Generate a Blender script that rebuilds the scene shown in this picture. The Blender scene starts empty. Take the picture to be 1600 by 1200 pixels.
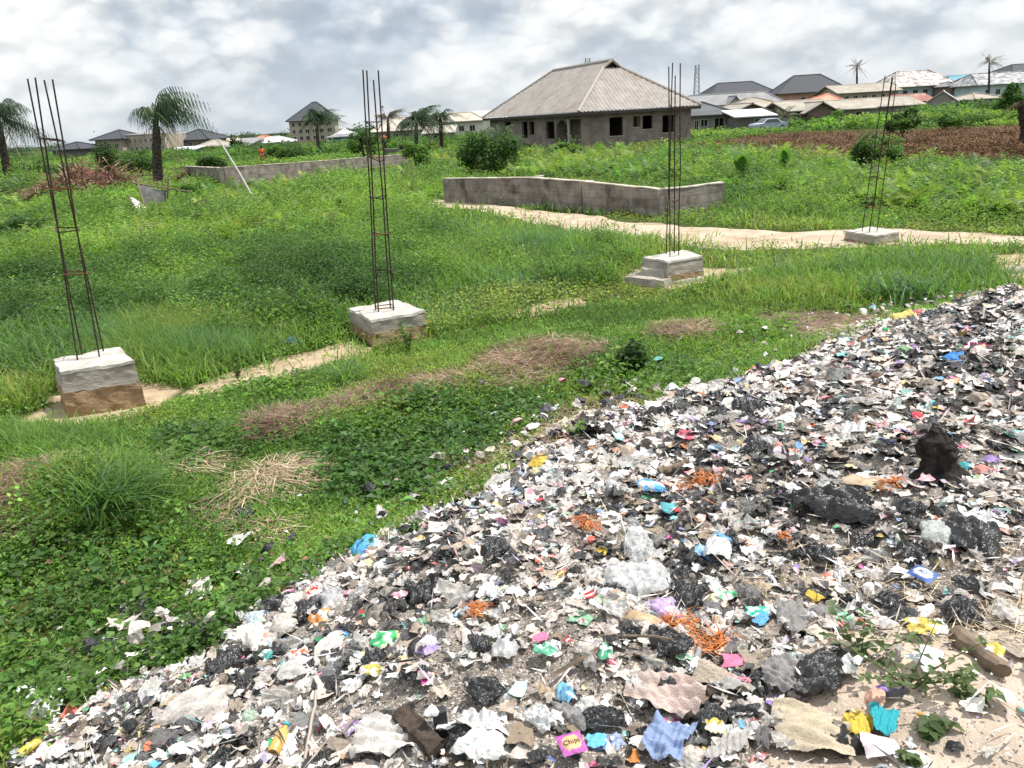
import bpy, math, random
import numpy as np
from mathutils import Vector, Matrix
# ------------------------------------------------------------------ camera, sky, sun, exposure
scene = bpy.context.scene
col = scene.collection
FPX = 1250.0; ROLL = math.radians(3.3); PITCH = math.atan(415/1250.0)
CAM = np.array([0.0, 0.0, 2.9])
cF = np.array([0, math.cos(PITCH), -math.sin(PITCH)])
_u = np.array([0, math.sin(PITCH), math.cos(PITCH)]); _r = np.array([1.0, 0, 0])
cU = _u*math.cos(ROLL)+_r*math.sin(ROLL); cR = _r*math.cos(ROLL)-_u*math.sin(ROLL)
cam_d = bpy.data.cameras.new('camera'); cam = bpy.data.objects.new('camera', cam_d); col.objects.link(cam)
cam_d.sensor_width = 36; cam_d.lens = 36*FPX/1600; cam_d.clip_end = 6000; cam_d.clip_start = 0.05
cam.matrix_world = Matrix(((cR[0], cU[0], -cF[0], CAM[0]), (cR[1], cU[1], -cF[1], CAM[1]), (cR[2], cU[2], -cF[2], CAM[2]), (0, 0, 0, 1)))
scene.camera = cam
SUN = Vector((0.42, 0.06, 0.90)).normalized()
world = bpy.data.worlds.new('World'); scene.world = world; world.use_nodes = True
def build_world():
    nt = world.node_tree; N = nt.nodes; L = nt.links
    bg = N['Background']; bg.inputs[1].default_value = 0.1
    sky = N.new('ShaderNodeTexSky'); sky.sky_type = 'NISHITA'; sky.sun_disc = False
    sky.sun_elevation = math.asin(SUN.z); sky.sun_rotation = math.atan2(SUN.x, SUN.y)
    tc = N.new('ShaderNodeTexCoord')
    def math_(op, a, b):
        n = N.new('ShaderNodeMath'); n.operation = op
        for k, v in enumerate((a, b)):
            if isinstance(v, (int, float)): n.inputs[k].default_value = v
            else: L.new(v, n.inputs[k])
        return n.outputs[0]
    def coords(dz):
        mp = N.new('ShaderNodeMapping'); mp.inputs['Scale'].default_value = (1, 1, 1.75); mp.inputs['Location'].default_value = (3.1, .2, .05+dz)
        L.new(tc.outputs['Generated'], mp.inputs[0]); return mp.outputs[0]
    def noise(src, scale, det, rough):
        n = N.new('ShaderNodeTexNoise'); n.inputs['Scale'].default_value = scale; n.inputs['Detail'].default_value = det; n.inputs['Roughness'].default_value = rough
        L.new(src, n.inputs['Vector']); return n
    def density(dz):
        c = coords(dz); w = noise(c, 16, 4, .6)
        v = N.new('ShaderNodeVectorMath'); v.operation = 'MULTIPLY_ADD'; L.new(w.outputs['Color'], v.inputs[0]); v.inputs[1].default_value = (.05, .05, .05); L.new(c, v.inputs[2])
        d = noise(c, 5.5, 3, .5).outputs['Fac']
        vo = N.new('ShaderNodeTexVoronoi'); vo.feature = 'F1'; vo.normalize = True; vo.inputs['Scale'].default_value = 12; vo.inputs['Detail'].default_value = 2.0; vo.inputs['Roughness'].default_value = .55; vo.inputs['Lacunarity'].default_value = 2.1
        L.new(v.outputs[0], vo.inputs['Vector'])       # rounded heads of cumulus
        d = math_('ADD', d, math_('MULTIPLY', math_('SUBTRACT', .34, vo.outputs['Distance']), .85))
        return d
    d0 = density(0.0); d1 = density(.03)
    r1 = N.new('ShaderNodeValToRGB'); L.new(d0, r1.inputs[0]); e = r1.color_ramp.elements
    e[0].position = .36; e[0].color = (.36, .415, .48, 1); e[1].position = .74; e[1].color = (.74, .74, .735, 1)
    for p, c in ((.45, (.43, .475, .525)), (.53, (.54, .565, .59)), (.62, (.645, .655, .66))): x = e.new(p); x.color = (*c, 1)
    # undersides go grey where there is more cloud above
    mr = N.new('ShaderNodeMapRange'); mr.inputs[1].default_value = -.06; mr.inputs[2].default_value = .12; mr.inputs[3].default_value = 1.05; mr.inputs[4].default_value = .86
    L.new(math_('SUBTRACT', d1, d0), mr.inputs[0])
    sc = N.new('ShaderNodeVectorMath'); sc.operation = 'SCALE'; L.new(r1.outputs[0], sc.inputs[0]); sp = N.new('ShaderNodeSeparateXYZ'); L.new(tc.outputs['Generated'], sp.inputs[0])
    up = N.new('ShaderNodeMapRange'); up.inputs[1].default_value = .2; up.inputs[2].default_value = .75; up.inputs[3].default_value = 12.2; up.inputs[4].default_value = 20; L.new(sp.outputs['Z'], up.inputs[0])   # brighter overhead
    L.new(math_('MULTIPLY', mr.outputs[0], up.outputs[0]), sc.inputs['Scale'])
    # the air thickens to an even pale blue at the horizon
    hz = N.new('ShaderNodeMapRange'); hz.inputs[1].default_value = 0.0; hz.inputs[2].default_value = .10
    hz.inputs[3].default_value = .65; hz.inputs[4].default_value = 0; L.new(sp.outputs['Z'], hz.inputs[0])
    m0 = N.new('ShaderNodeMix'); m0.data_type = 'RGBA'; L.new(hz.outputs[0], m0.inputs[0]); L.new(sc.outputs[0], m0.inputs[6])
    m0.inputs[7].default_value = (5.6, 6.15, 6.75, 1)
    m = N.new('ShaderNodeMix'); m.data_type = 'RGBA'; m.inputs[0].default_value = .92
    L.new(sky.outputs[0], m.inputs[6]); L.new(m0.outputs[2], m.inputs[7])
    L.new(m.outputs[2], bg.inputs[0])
build_world()
sun_d = bpy.data.lights.new('sun', 'SUN'); sun_d.energy = 4.8; sun_d.angle = math.radians(.5); sun_d.color = (1, .955, .88)
sun = bpy.data.objects.new('sun', sun_d); col.objects.link(sun); sun.rotation_euler = SUN.to_track_quat('Z', 'Y').to_euler()
scene.view_settings.view_transform = 'Standard'; scene.view_settings.look = 'None'
scene.view_settings.exposure = 0.3; scene.view_settings.gamma = 1
scene.cycles.max_bounces = 6; scene.cycles.transparent_max_bounces = 12

# ------------------------------------------------------------------ helpers
RNG = np.random.default_rng(7); random.seed(7)
def ray(px, py):
    px = np.asarray(px, float)[..., None]; py = np.asarray(py, float)[..., None]
    return cF*FPX + cR*(px-800) + cU*(600-py)
def PZ(px, py, z=0.0):
    d = ray(px, py); return CAM + d*((np.asarray(z)-CAM[2])/d[..., 2])[..., None]
def PD(px, py, D):
    d = ray(px, py); return CAM + d*(D/d[..., 1])[..., None]
def pxm(D):                                         # metres per photo pixel at distance D
    return D*math.cos(PITCH)*1.06/FPX
def _h(ix, iy, iz, s):
    v = (ix.astype(np.int64)*374761393 + iy.astype(np.int64)*668265263 + iz.astype(np.int64)*2147483647 + s*1274126177) & 0xFFFFFFFF
    v = ((v ^ (v >> 13))*1274126177) & 0xFFFFFFFF
    return ((v ^ (v >> 16)) & 0xFFFF)/65535.0
def noise3(p, scale=1.0, seed=0):
    q = np.asarray(p, float)*scale; i = np.floor(q); f = q-i; f = f*f*(3-2*f); i = i.astype(np.int64); r = 0
    for a in (0, 1):
        for b in (0, 1):
            for c in (0, 1):
                w = (f[..., 0] if a else 1-f[..., 0])*(f[..., 1] if b else 1-f[..., 1])*(f[..., 2] if c else 1-f[..., 2])
                r = r + w*_h(i[..., 0]+a, i[..., 1]+b, i[..., 2]+c, seed)
    return r
def fbm(x, y, scale, seed=0, octv=3):
    r = 0; a = .5; t = 0
    for k in range(octv):
        q = np.stack([x, y, np.zeros_like(x)+k*3.7], -1)
        r = r+a*noise3(q, scale*2**k, seed+k); t += a; a *= .5
    return r/t
def sstep(a, b, x):
    t = np.clip((x-a)/(b-a), 0, 1); return t*t*(3-2*t)

def tag(o, label=None, cat=None, group=None, kind=None):
    if label: o['label'] = label
    if cat: o['category'] = cat
    if group: o['group'] = group
    if kind: o['kind'] = kind
    return o
def empty(name, loc, label, cat, group=None, rz=0.0):
    o = bpy.data.objects.new(name, None); col.objects.link(o); o.location = [float(v) for v in loc]; o.rotation_euler = (0, 0, rz)
    o.empty_display_size = .1
    return tag(o, label, cat, group)
def link(name, me, parent=None):
    o = bpy.data.objects.new(name, me); col.objects.link(o)
    if parent is not None: o.parent = parent
    return o
def npmesh(name, V, F, m, C=None, smooth=False):
    """V (N,3), F list of int arrays (M,k), C (N,3|4)"""
    if not isinstance(F, (list, tuple)): F = [F]
    me = bpy.data.meshes.new(name); V = np.asarray(V, np.float32).reshape(-1, 3)
    me.vertices.add(len(V)); me.vertices.foreach_set('co', V.ravel())
    lo = np.concatenate([f.ravel() for f in F]).astype(np.int32)
    sizes = np.concatenate([np.full(len(f), f.shape[1], np.int32) for f in F])
    me.loops.add(len(lo)); me.loops.foreach_set('vertex_index', lo)
    me.polygons.add(len(sizes)); st = np.concatenate([[0], np.cumsum(sizes)[:-1]]).astype(np.int32)
    me.polygons.foreach_set('loop_start', st)
    me.polygons.foreach_set('use_smooth', np.full(len(sizes), smooth, bool))
    if C is not None:
        C = np.asarray(C, np.float32)
        if C.shape[1] == 3: C = np.concatenate([C, np.ones((len(C), 1), np.float32)], 1)
        a = me.color_attributes.new('col', 'FLOAT_COLOR', 'POINT'); a.data.foreach_set('color', C.ravel())
    me.update(calc_edges=True)
    me.materials.append(m)
    return me
def npobj(name, V, F, m, C=None, smooth=False, parent=None):
    return link(name, npmesh(name, V, F, m, C, smooth), parent)

class MB:
    def __init__(s): s.v = []; s.f = []
    def quad(s, *p):
        n = len(s.v); s.v += [tuple(map(float, q)) for q in p]; s.f.append(tuple(range(n, n+len(p)))); return s
    def hexa(s, b, t):                                # bottom 4, top 4 (counter-clockwise from above)
        n = len(s.v); s.v += [tuple(map(float, q)) for q in list(b)+list(t)]; k = len(b)
        s.f.append(tuple(n+i for i in range(k))[::-1]); s.f.append(tuple(n+k+i for i in range(k)))
        for i in range(k): j = (i+1) % k; s.f.append((n+i, n+j, n+k+j, n+k+i))
        return s
    def box(s, x0, y0, z0, x1, y1, z1):
        return s.hexa([(x0, y0, z0), (x1, y0, z0), (x1, y1, z0), (x0, y1, z0)], [(x0, y0, z1), (x1, y0, z1), (x1, y1, z1), (x0, y1, z1)])
    def tube(s, pts, r, k=6, cap=True):
        pts = [np.array(p, float) for p in pts]; n0 = len(s.v); m = len(pts)
        rr = r if hasattr(r, '__len__') else [r]*m
        for i, p in enumerate(pts):
            t = pts[min(i+1, m-1)]-pts[max(i-1, 0)]; t /= (np.linalg.norm(t)+1e-9)
            a = np.cross(t, [0, 0, 1]) if abs(t[2]) < .95 else np.cross(t, [0, 1, 0]); a /= np.linalg.norm(a); b = np.cross(t, a)
            for j in range(k):
                q = 2*math.pi*j/k; s.v.append(tuple(p+rr[i]*(a*math.cos(q)+b*math.sin(q))))
        for i in range(m-1):
            for j in range(k):
                j2 = (j+1) % k; s.f.append((n0+i*k+j, n0+i*k+j2, n0+(i+1)*k+j2, n0+(i+1)*k+j))
        if cap:
            s.f.append(tuple(n0+j for j in range(k))); s.f.append(tuple(n0+(m-1)*k+j for j in range(k))[::-1])
        return s
    def rough(s, b, t, n=8, amp=.01, scale=6, seed=0):   # an eight-corner block with uneven faces
        b = [np.array(q, float) for q in b]; t = [np.array(q, float) for q in t]; c = sum(b+t)/8
        for fc in ((t[0], t[1], t[2], t[3]), (b[3], b[2], b[1], b[0]), (b[0], b[1], t[1], t[0]), (b[1], b[2], t[2], t[1]), (b[2], b[3], t[3], t[2]), (b[3], b[0], t[0], t[3])):
            u = np.linspace(0, 1, n+1); A, B = np.meshgrid(u, u, indexing='ij'); A = A[..., None]; B = B[..., None]
            P = (fc[0]*(1-A)+fc[1]*A)*(1-B)+(fc[3]*(1-A)+fc[2]*A)*B
            D = np.stack([noise3(P, scale, seed+k)+.5*noise3(P, scale*2.7, seed+k+9) for k in range(3)], -1)-.75
            P = P+D*amp*2; n0 = len(s.v); s.v += [tuple(map(float, q)) for q in P.reshape(-1, 3)]
            for i in range(n):
                for j in range(n):
                    k = n0+i*(n+1)+j; s.f.append((k, k+n+1, k+n+2, k+1))
        return s
    def build(s, name, m, parent=None, smooth=False, loc=None):
        me = bpy.data.meshes.new(name); me.from_pydata(s.v, [], s.f); me.update(); me.materials.append(m)
        if smooth:
            for p in me.polygons: p.use_smooth = True
        o = link(name, me, parent)
        if loc is not None: o.location = [float(q) for q in loc]
        return o

# ------------------------------------------------------------------ materials
MATS = {}
BRICKDIR = {}
def mat(name, c1, c2=None, scale=8, rough=.85, spec=.25, bump=0.0, bscale=None, attr=False, trans=0.0, metal=0.0, contrast=(.35, .65), stretch=None, speck=False, alpha=None, c3=None, brick=None):
    if name in MATS: return MATS[name]
    m = bpy.data.materials.new(name); m.use_nodes = True; nt = m.node_tree; N = nt.nodes; L = nt.links
    p = N['Principled BSDF']; p.inputs['Roughness'].default_value = rough; p.inputs['Metallic'].default_value = metal
    p.inputs['Specular IOR Level'].default_value = spec
    tc = N.new('ShaderNodeTexCoord'); src = tc.outputs['Object']
    if stretch:
        mp = N.new('ShaderNodeMapping'); mp.inputs['Scale'].default_value = stretch; L.new(src, mp.inputs[0]); src = mp.outputs[0]
    def noise(s, det=5, r=.6):
        n = N.new('ShaderNodeTexNoise'); n.inputs['Scale'].default_value = s; n.inputs['Detail'].default_value = det; n.inputs['Roughness'].default_value = r
        L.new(src, n.inputs['Vector']); return n.outputs['Fac']
    out = None
    if attr:
        a = N.new('ShaderNodeAttribute'); a.attribute_name = 'col'; out = a.outputs['Color']
        if scale:
            mr = N.new('ShaderNodeMapRange'); mr.inputs[1].default_value = .3; mr.inputs[2].default_value = .7; mr.inputs[3].default_value = .62; mr.inputs[4].default_value = 1.3
            L.new(noise(scale), mr.inputs[0])
            v = N.new('ShaderNodeVectorMath'); v.operation = 'SCALE'; L.new(out, v.inputs[0]); L.new(mr.outputs[0], v.inputs['Scale']); out = v.outputs[0]
        if speck:
            for vs, cc, th in ((85, (.50, .46, .41, 1), .34), (140, (.45, .41, .36, 1), .36), (60, (.05, .045, .04, 1), .28)):
                vo = N.new('ShaderNodeTexVoronoi'); vo.inputs['Scale'].default_value = vs; L.new(src, vo.inputs['Vector'])
                lt = N.new('ShaderNodeMath'); lt.operation = 'LESS_THAN'; lt.inputs[1].default_value = th; L.new(vo.outputs['Distance'], lt.inputs[0])
                sp = N.new('ShaderNodeSeparateColor'); L.new(vo.outputs['Color'], sp.inputs[0])
                gt = N.new('ShaderNodeMath'); gt.operation = 'GREATER_THAN'; gt.inputs[1].default_value = .45; L.new(sp.outputs[0], gt.inputs[0])
                mu = N.new('ShaderNodeMath'); mu.operation = 'MULTIPLY'; L.new(lt.outputs[0], mu.inputs[0]); L.new(gt.outputs[0], mu.inputs[1])
                mu2 = N.new('ShaderNodeMath'); mu2.operation = 'MULTIPLY'; L.new(mu.outputs[0], mu2.inputs[0]); L.new(a.outputs['Alpha'], mu2.inputs[1])
                mx = N.new('ShaderNodeMix'); mx.data_type = 'RGBA'; L.new(mu2.outputs[0], mx.inputs[0]); L.new(out, mx.inputs[6]); mx.inputs[7].default_value = cc; out = mx.outputs[2]
    elif c2 is not None:
        r = N.new('ShaderNodeValToRGB'); L.new(noise(scale), r.inputs[0]); e = r.color_ramp.elements
        e[0].position = contrast[0]; e[0].color = (*c1, 1); e[1].position = contrast[1]; e[1].color = (*c2, 1)
        out = r.outputs[0]
        if c3 is not None:
            r3 = N.new('ShaderNodeMapRange'); r3.inputs[1].default_value = .54; r3.inputs[2].default_value = .64; L.new(noise(scale*.37, 6, .65), r3.inputs[0])
            mx = N.new('ShaderNodeMix'); mx.data_type = 'RGBA'; L.new(r3.outputs[0], mx.inputs[0]); L.new(out, mx.inputs[6]); mx.inputs[7].default_value = (*c3, 1); out = mx.outputs[2]
    else:
        rgb = N.new('ShaderNodeRGB'); rgb.outputs[0].default_value = (*c1, 1); out = rgb.outputs[0]
    if brick:
        bt = N.new('ShaderNodeTexBrick'); bt.inputs['Scale'].default_value = 1; bt.inputs['Brick Width'].default_value = .46; bt.inputs['Row Height'].default_value = .235
        bt.inputs['Mortar Size'].default_value = .012; bt.inputs['Color1'].default_value = (1, 1, 1, 1); bt.inputs['Color2'].default_value = (.78, .78, .78, 1); bt.inputs['Mortar'].default_value = (*brick, 1)
        sx = N.new('ShaderNodeSeparateXYZ'); L.new(tc.outputs['Object'], sx.inputs[0]); ad = N.new('ShaderNodeVectorMath'); ad.operation = 'DOT_PRODUCT'; L.new(tc.outputs['Object'], ad.inputs[0]); ad.inputs[1].default_value = (.66, -.75, 0) if name == 'sandcrete_block' else (.4, 1, 0)
        cx = N.new('ShaderNodeCombineXYZ'); L.new(ad.outputs['Value'], cx.inputs[0]); L.new(sx.outputs[2], cx.inputs[1]); L.new(cx.outputs[0], bt.inputs['Vector'])
        mx = N.new('ShaderNodeMix'); mx.data_type = 'RGBA'; mx.blend_type = 'MULTIPLY'; mx.inputs[0].default_value = 1; L.new(out, mx.inputs[6]); L.new(bt.outputs[0], mx.inputs[7]); out = mx.outputs[2]
    L.new(out, p.inputs['Base Color'])
    if bump:
        b = N.new('ShaderNodeBump'); b.inputs['Strength'].default_value = bump; b.inputs['Distance'].default_value = .03
        L.new(noise(bscale or scale*3 or 20, 6, .65), b.inputs['Height']); L.new(b.outputs[0], p.inputs['Normal'])
    surf = p.outputs[0]
    if trans:
        t = N.new('ShaderNodeBsdfTranslucent'); v = N.new('ShaderNodeVectorMath'); v.operation = 'MULTIPLY'; v.inputs[1].default_value = (1.2, 1.3, .8); L.new(out, v.inputs[0]); L.new(v.outputs[0], t.inputs[0])
        ms = N.new('ShaderNodeMixShader'); ms.inputs[0].default_value = trans; L.new(surf, ms.inputs[1]); L.new(t.outputs[0], ms.inputs[2]); surf = ms.outputs[0]
    if alpha:
        t = N.new('ShaderNodeBsdfTransparent'); ms = N.new('ShaderNodeMixShader'); ms.inputs[0].default_value = alpha; L.new(surf, ms.inputs[1]); L.new(t.outputs[0], ms.inputs[2]); surf = ms.outputs[0]
    L.new(surf, N['Material Output'].inputs[0])
    MATS[name] = m; return m

M_leaf = mat('leaf', None, attr=True, scale=0, rough=.5, spec=.35, trans=.5)
M_blade = mat('grass_blade', None, attr=True, scale=0, rough=.5, spec=.3, trans=.48)
M_dry = mat('dry_stalk', None, attr=True, scale=0, rough=.9, spec=.1, trans=.1)
M_frond = mat('palm_frond', None, attr=True, scale=0, rough=.5, spec=.35, trans=.25)
M_bark = mat('bark', (.03, .024, .02), (.085, .067, .052), 9, bump=.8)
M_litter = mat('plastic_litter', None, attr=True, scale=34, rough=.42, spec=.45, bump=.35, bscale=70)
M_ground = mat('soil', None, attr=True, scale=3.2, rough=.95, spec=.1, bump=.7, bscale=24, speck=True)
M_sand = mat('sand', (.34, .265, .195), (.49, .395, .305), 1.4, rough=.95, spec=.1, bump=.6, bscale=14, c3=(.27, .19, .125))
M_conc = mat('concrete', (.33, .31, .28), (.50, .475, .435), 5, rough=.9, spec=.2, bump=.5, bscale=22)
M_concgrey = mat('formed_concrete', (.24, .215, .185), (.40, .36, .315), 3.5, rough=.9, spec=.2, bump=.6, bscale=16, stretch=(1, 1, 3))
M_mudconc = mat('mud_stained_concrete', (.20, .125, .07), (.36, .255, .165), 6, rough=.95, spec=.1, bump=.7, bscale=26)
M_steel = mat('rusty_steel', (.022, .017, .016), (.06, .036, .027), 14, rough=.8, spec=.25)
M_rust = mat('rust_tie', (.09, .035, .02), (.16, .07, .04), 14, rough=.85)
M_block = mat('sandcrete_block', (.18, .155, .14), (.33, .295, .26), 2.3, rough=.95, spec=.1, bump=.6, bscale=18, c3=(.11, .095, .085), brick=(.68, .67, .66))
M_blocktop = mat('weathered_mortar', (.36, .315, .26), (.52, .47, .40), 5, rough=.95, spec=.1, bump=.6)
M_housewall = mat('house_block', (.185, .155, .14), (.285, .245, .22), 1.3, rough=.95, spec=.1, bump=.3, c3=(.17, .145, .125), brick=(.7, .69, .68))
M_roofmain = mat('weathered_roof_sheet', (.225, .203, .186), (.32, .292, .268), 1.6, rough=.6, spec=.4, stretch=(1, 1, .4), c3=(.225, .185, .15))
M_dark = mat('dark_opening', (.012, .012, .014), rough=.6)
M_slate = mat('dark_slate_roof', (.030, .034, .041), (.055, .06, .07), 3, rough=.7, spec=.3)
M_timber = mat('old_timber', (.10, .075, .055), (.22, .17, .12), 12, rough=.9, stretch=(1, 1, .15), bump=.4)

# ------------------------------------------------------------------ terrain
EDGE_PX = [(20, 1190), (110, 1130), (200, 1070), (330, 1000), (430, 945), (540, 880), (640, 820), (720, 780), (830, 700), (900, 660), (1000, 640), (1100, 610), (1200, 580), (1290, 545), (1400, 505), (1500, 480), (1600, 460)]
EDGE = PZ(*np.array(EDGE_PX, float).T, .24)[:, :2]
EDGE = np.concatenate([[[-6.0, -4.0], [-3.6, .8]], EDGE, [[13.0, 13.3], [30, 21]]])
def edge_dist(x, y):                                # > 0 on the litter side
    x = np.asarray(x, float); y = np.asarray(y, float); best = np.full(x.shape, 1e9); sg = np.ones(x.shape)
    for a, b in zip(EDGE[:-1], EDGE[1:]):
        d = b-a; t = np.clip(((x-a[0])*d[0]+(y-a[1])*d[1])/(d@d), 0, 1)
        qx = x-(a[0]+t*d[0]); qy = y-(a[1]+t*d[1]); r = qx*qx+qy*qy
        cr = d[0]*qy-d[1]*qx; m = r < best-1e-9
        best = np.where(m, r, best); sg = np.where(m, np.where(cr > 0, -1, 1), sg)
    return np.sqrt(best)*sg
BUMPS = [(PZ(*p, 0)[:2], r, a) for p, r, a in [((800, 600), .8, .22), ((870, 560), .7, .16), ((600, 640), .7, .16), ((450, 680), .6, .16), ((40, 800), .7, .25), ((180, 800), .6, .2), ((1060, 530), .6, .12), ((430, 800), .8, .1), ((90, 300), 5, .5), ((760, 262), 4, .3)]]
def hgt(x, y):
    x = np.asarray(x, float); y = np.asarray(y, float)
    s = edge_dist(x, y)+(fbm(x, y, 1.1, 5)-.5)*.5
    h = 1.2*sstep(-1.2, 3.0, s)
    h = h+sstep(-.3, .6, s)*((fbm(x, y, 1.6, 11, 4)-.5)*.42)*sstep(0, 3.0, np.hypot(x, y))
    near = sstep(60, 20, np.hypot(x, y))
    h = h+(fbm(x, y, .5, 21)-.5)*.16*near*sstep(.5, -1.5, s)
    for c, r, a in BUMPS: h = h+a*np.exp(-((x-c[0])**2+(y-c[1])**2)/(r*r))
    h = h+sstep(10, 90, x)*sstep(60, 130, y)*.3
    return h
def ground(px, py):                                 # the terrain point seen at a photo pixel
    px = np.asarray(px, float); py = np.asarray(py, float); z = np.zeros(px.shape)
    d = ray(px, py); d = d/np.linalg.norm(d, axis=-1, keepdims=True)
    if px.ndim == 0: return ground(px[None], py[None])[0]
    t = np.full(px.shape, .8); done = np.zeros(px.shape, bool); step = .06
    lo = t.copy()
    for k in range(170):
        p = CAM+d*t[..., None]; below = p[..., 2] < hgt(p[..., 0], p[..., 1]); done |= below
        lo = np.where(done, lo, t); t = np.where(done, t, t*1.028+.01)
        if done.all(): break
    hi = t
    for k in range(12):
        m = (lo+hi)/2; p = CAM+d*m[..., None]; b = p[..., 2] < hgt(p[..., 0], p[..., 1]); hi = np.where(b, m, hi); lo = np.where(b, lo, m)
    p = CAM+d*hi[..., None]; p[..., 2] = hgt(p[..., 0], p[..., 1]); return p
def ground_fast(px, py):                            # fixed point, for flat parts
    z = np.zeros(np.shape(px))
    for k in range(5):
        p = PZ(px, py, z); z = .5*z+.5*np.clip(hgt(p[..., 0], p[..., 1]), 0, 1.6)
    p[..., 2] = hgt(p[..., 0], p[..., 1]); return p
def wpoly(pts, z=0.0): return PZ(*np.array(pts, float).T, z)[:, :2]
def inpoly(x, y, P):
    r = np.zeros(np.shape(x), bool); j = len(P)-1
    for i in range(len(P)):
        a, b = P[i], P[j]; c = ((a[1] > y) != (b[1] > y)) & (x < (b[0]-a[0])*(y-a[1])/(b[1]-a[1]+1e-12)+a[0]); r ^= c; j = i
    return r
PATH_TOP = [(560, 306), (640, 308), (700, 313), (760, 321), (820, 329), (900, 335), (1000, 344), (1060, 351), (1130, 355), (1250, 363), (1330, 364), (1420, 365), (1500, 366), (1600, 370), (1800, 380)]
PATH_BOT = [(560, 309), (640, 313), (700, 325), (760, 332), (820, 346), (900, 362), (1000, 369), (1060, 380), (1130, 388), (1250, 390), (1330, 389), (1420, 386), (1500, 383), (1600, 386), (1800, 396)]
PATH = np.concatenate([wpoly(PATH_TOP), wpoly(PATH_BOT)[::-1]])
SANDS = [wpoly(q) for q in (
    [(798, 500), (830, 478), (905, 462), (910, 470), (860, 490)],
    [(975, 440), (990, 420), (1100, 418), (1185, 420), (1180, 430), (1110, 440), (1050, 452)],
    [(30, 668), (80, 625), (215, 582), (268, 602), (250, 640), (150, 668), (60, 680)],
    [(280, 612), (330, 586), (440, 556), (555, 536), (572, 556), (450, 590), (330, 616)],
    [(1540, 400), (1610, 395), (1640, 440), (1590, 446), (1560, 430)])]
HAYS_PX = [[(735, 590), (745, 560), (800, 540), (930, 530), (965, 545), (940, 570), (860, 600), (800, 620)], [(500, 640), (540, 615), (640, 590), (730, 585), (735, 605), (640, 625), (560, 650), (510, 660)],
           [(390, 665), (410, 645), (500, 640), (510, 655), (460, 685), (395, 690)], [(-60, 780), (0, 745), (90, 728), (112, 755), (60, 835), (-60, 870)], [(1010, 525), (1030, 505), (1110, 505), (1120, 518), (1060, 530)],
           [(1165, 508), (1185, 482), (1280, 474), (1410, 484), (1385, 525), (1280, 552), (1235, 520)], [(825, 712), (850, 645), (960, 620), (1040, 628), (960, 668), (880, 715)], [(690, 745), (720, 715), (800, 690), (830, 700), (760, 765)], [(270, 800), (330, 780), (400, 800), (430, 860), (370, 850)]]
HAYS = [wpoly(q, .1) for q in HAYS_PX]
DIRTS = [wpoly(q, 1.1) for q in ([(430, 1120), (520, 1060), (640, 1060), (700, 1000), (760, 950), (860, 950), (950, 1010), (930, 1110), (960, 1150), (800, 1150), (700, 1110), (560, 1140), (440, 1150)],)]
SANDY = wpoly([(1190, 1260), (1260, 1090), (1330, 1000), (1500, 950), (1700, 900), (1900, 1000), (1900, 1300)], 1.2)

BROWN_PX = [(1082, 226), (1090, 240), (1210, 243), (1330, 246), (1480, 266), (1640, 285), (1900, 300), (1900, 195), (1620, 196), (1400, 207), (1180, 208), (1086, 212)]
BROWN = wpoly(BROWN_PX)
def sgrid(n, a, m):
    u = np.linspace(-m, m, n); return a*np.sinh(u)
def build_ground():
    gx = sgrid(640, 2.6, 7.0); gy = np.concatenate([-sgrid(60, 2.6, 5.0)[59:29:-1], np.linspace(0, 14, 200)[0:-1], 14+sgrid(800, 5.0, 6.4)[400:]])
    X, Y = np.meshgrid(gx, gy, indexing='ij'); Z = hgt(X, Y); V = np.stack([X, Y, Z], -1).reshape(-1, 3)
    x, y = V[:, 0], V[:, 1]; s = edge_dist(x, y)+(fbm(x, y, 1.7, 31)-.5)*1.3
    C = np.zeros((len(V), 4)); n = fbm(x, y, .45, 41)[:, None]
    C[:, :3] = np.array([.035, .06, .012])*(1-n)+np.array([.075, .085, .022])*n
    jx = x+(fbm(x, y, 2.4, 51)-.5)*.5; jy = y+(fbm(x, y, 2.4, 61)-.5)*.5
    for P in SANDS: C[inpoly(jx, jy, P)] = (.40, .305, .205, .15)
    for P in HAYS: C[inpoly(jx, jy, P)] = (.17, .115, .075, 0)
    for P in HAYS[5:8]: C[inpoly(jx, jy, P)] = (.13, .088, .062, .25)
    C[inpoly(x, y, BROWN)] = (.10, .065, .042, 0)
    d = sstep(-.35, .25, s)[:, None]
    n2 = fbm(x, y, 1.3, 71)[:, None]
    dirt = np.concatenate([np.array([[.13, .11, .095]])*(1-n2)+np.array([[.30, .26, .225]])*n2, np.full((len(V), 1), .9)], 1)
    m = inpoly(jx, jy, SANDY); dirt[m] = np.concatenate([np.array([[.44, .345, .265]])*(1-n2[m])+np.array([[.56, .465, .385]])*n2[m], np.full((m.sum(), 1), .65)], 1)
    C = C*(1-d)+dirt*d
    far = (np.hypot(x, y) > 400)
    nx, ny = X.shape; i = np.arange(nx*ny).reshape(nx, ny)
    F = np.stack([i[:-1, :-1], i[1:, :-1], i[1:, 1:], i[:-1, 1:]], -1).reshape(-1, 4)
    tag(npobj('ground', V, F, M_ground, C, True), kind='structure')
build_ground()
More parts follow.
